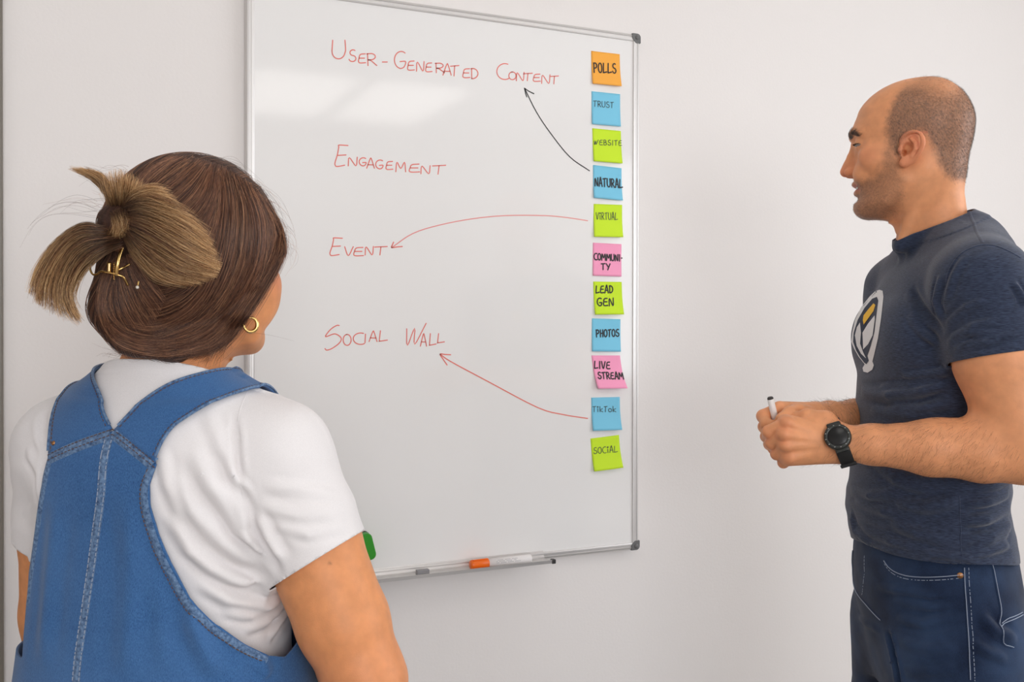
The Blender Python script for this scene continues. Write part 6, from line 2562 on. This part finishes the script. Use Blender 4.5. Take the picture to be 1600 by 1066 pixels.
hair_curves('dark_loose_strands', dk, (0.00017, 0.00006), M_hair, hair)
hair_curves('loose_ends', tl_, (0.00017, 0.00006), M_tail, hair)
# flyaway single hairs
fl = lay([[(200, 330, 1.12), (120, 300, 1.10), (50, 330, 1.10), (30, 370, 1.10)], [(190, 350, 1.12), (110, 340, 1.10), (60, 350, 1.1), (25, 400, 1.11)], [(230, 260, 1.15), (180, 252, 1.13), (140, 250, 1.12)]], 26, 12, 8, depth=0.01, cut=(0.4, 1.0), wave=4, start=(0, 0.3))
fl += lay([[(300, 246, 1.2), (360, 250, 1.2), (410, 285, 1.22)], [(360, 262, 1.2), (420, 300, 1.23), (460, 360, 1.25)], [(420, 320, 1.25), (455, 370, 1.27), (452, 410, 1.27)], [(430, 380, 1.27), (458, 400, 1.27), (440, 440, 1.27)]], 60, 12, 6, depth=0.012, cut=(0.4, 1.0), wave=4, start=(0, 0.4))
fl += lay([[(385, 520, 1.22), (430, 535, 1.23), (470, 545, 1.24)], [(200, 545, 1.17), (160, 552, 1.16), (120, 545, 1.15)], [(240, 552, 1.18), (190, 562, 1.17), (150, 572, 1.17)]], 40, 10, 7, depth=0.01, cut=(0.3, 1.0), wave=4, start=(0, 0.3))
hair_curves('flyaway_hairs', fl, (0.00009, 0.00004), M_hair, hair)

# ------------------------------------------------------------------ gold claw clip and hoop earring
clip = empty('hair_clip'); clip.parent = woman


def wires(name, lists, r, d, parent, m=M_gold, seg=10):
    bm = bmesh.new()
    for l in lists:
        pts = catmull(np.array([P(x, y, d + dz) - WBASE for x, y, dz in l]), 6)
        tube(bm, pts, r, seg)
    return bm_obj(name, bm, m, parent, True)


DC = float(np.min(depth_at(np.array([183.0, 178.0, 190.0]), np.array([425.0, 415.0, 432.0])))) - 0.012
wires('spine', [[(192, 386, 0.004), (186.5, 400, -0.002), (183.5, 415, -0.004), (182, 431, -0.002)]], 0.0021, DC, clip)
wires('claw', [[(183, 423, -0.002), (192, 418.5, 0.0), (203, 412.5, 0.006)]], 0.0012, DC, clip)
wires('claw', [[(182.5, 429.5, -0.002), (191, 432, 0.0), (196, 438, 0.004), (200, 446, 0.010)]], 0.0014, DC, clip)
wires('claw', [[(181, 428, 0.0), (166, 425.5, 0.0), (157.5, 424.5, 0.002), (152, 428.5, 0.004), (145.5, 429, 0.006), (141.5, 423, 0.010), (140.5, 416, 0.014)]], 0.0012, DC, clip)
wires('hinge_barrel', [[(170.6, 410, 0.0), (170.6, 426, 0.0)]], 0.0024, DC, clip)
spring = [(178 + 1.3 * math.cos(t), 411 + 26 * t / (2 * PI * 8), 0.0013 * math.sin(t)) for t in np.linspace(0, 2 * PI * 8, 80)]
bm = bmesh.new()
tube(bm, [Vector(P(x, y, DC + dz) - WBASE) for x, y, dz in spring], 0.0005, 6)
bm_obj('spring', bm, M_gold, clip, True)
wires('claw', [[(216.8, 439.5, 0.0), (215.5, 444, -0.001), (214.8, 448, -0.002)]], 0.0009, DC - 0.004, clip)
bm = bmesh.new()
bmesh.ops.create_uvsphere(bm, u_segments=16, v_segments=10, radius=0.0019)
bmesh.ops.translate(bm, vec=Vector(P(214.6, 449, DC - 0.006) - WBASE), verts=bm.verts)
bm_obj('claw_tip', bm, mat('pearl_tip', rgb(240, 230, 215), 0.25), clip, True)

ED = float(march(w_body, 388, 497, 0.9, 1.6)[1]) - 0.006
bm = bmesh.new()
hp = []
rr_ = []
for i in range(41):
    a = math.radians(115 - 300 * i / 40)
    hp.append(Vector(P(391.5 + 10.5 * math.cos(a), 507.5 - 11.0 * math.sin(a), ED + 0.004 * math.cos(a)) - WBASE))
    rr_.append(0.0012 + 0.0014 * math.sin(PI * i / 40))
tube(bm, hp, rr_, 12)
bm_obj('earring', bm, M_gold, woman, True)['label'] = 'small gold hoop earring'
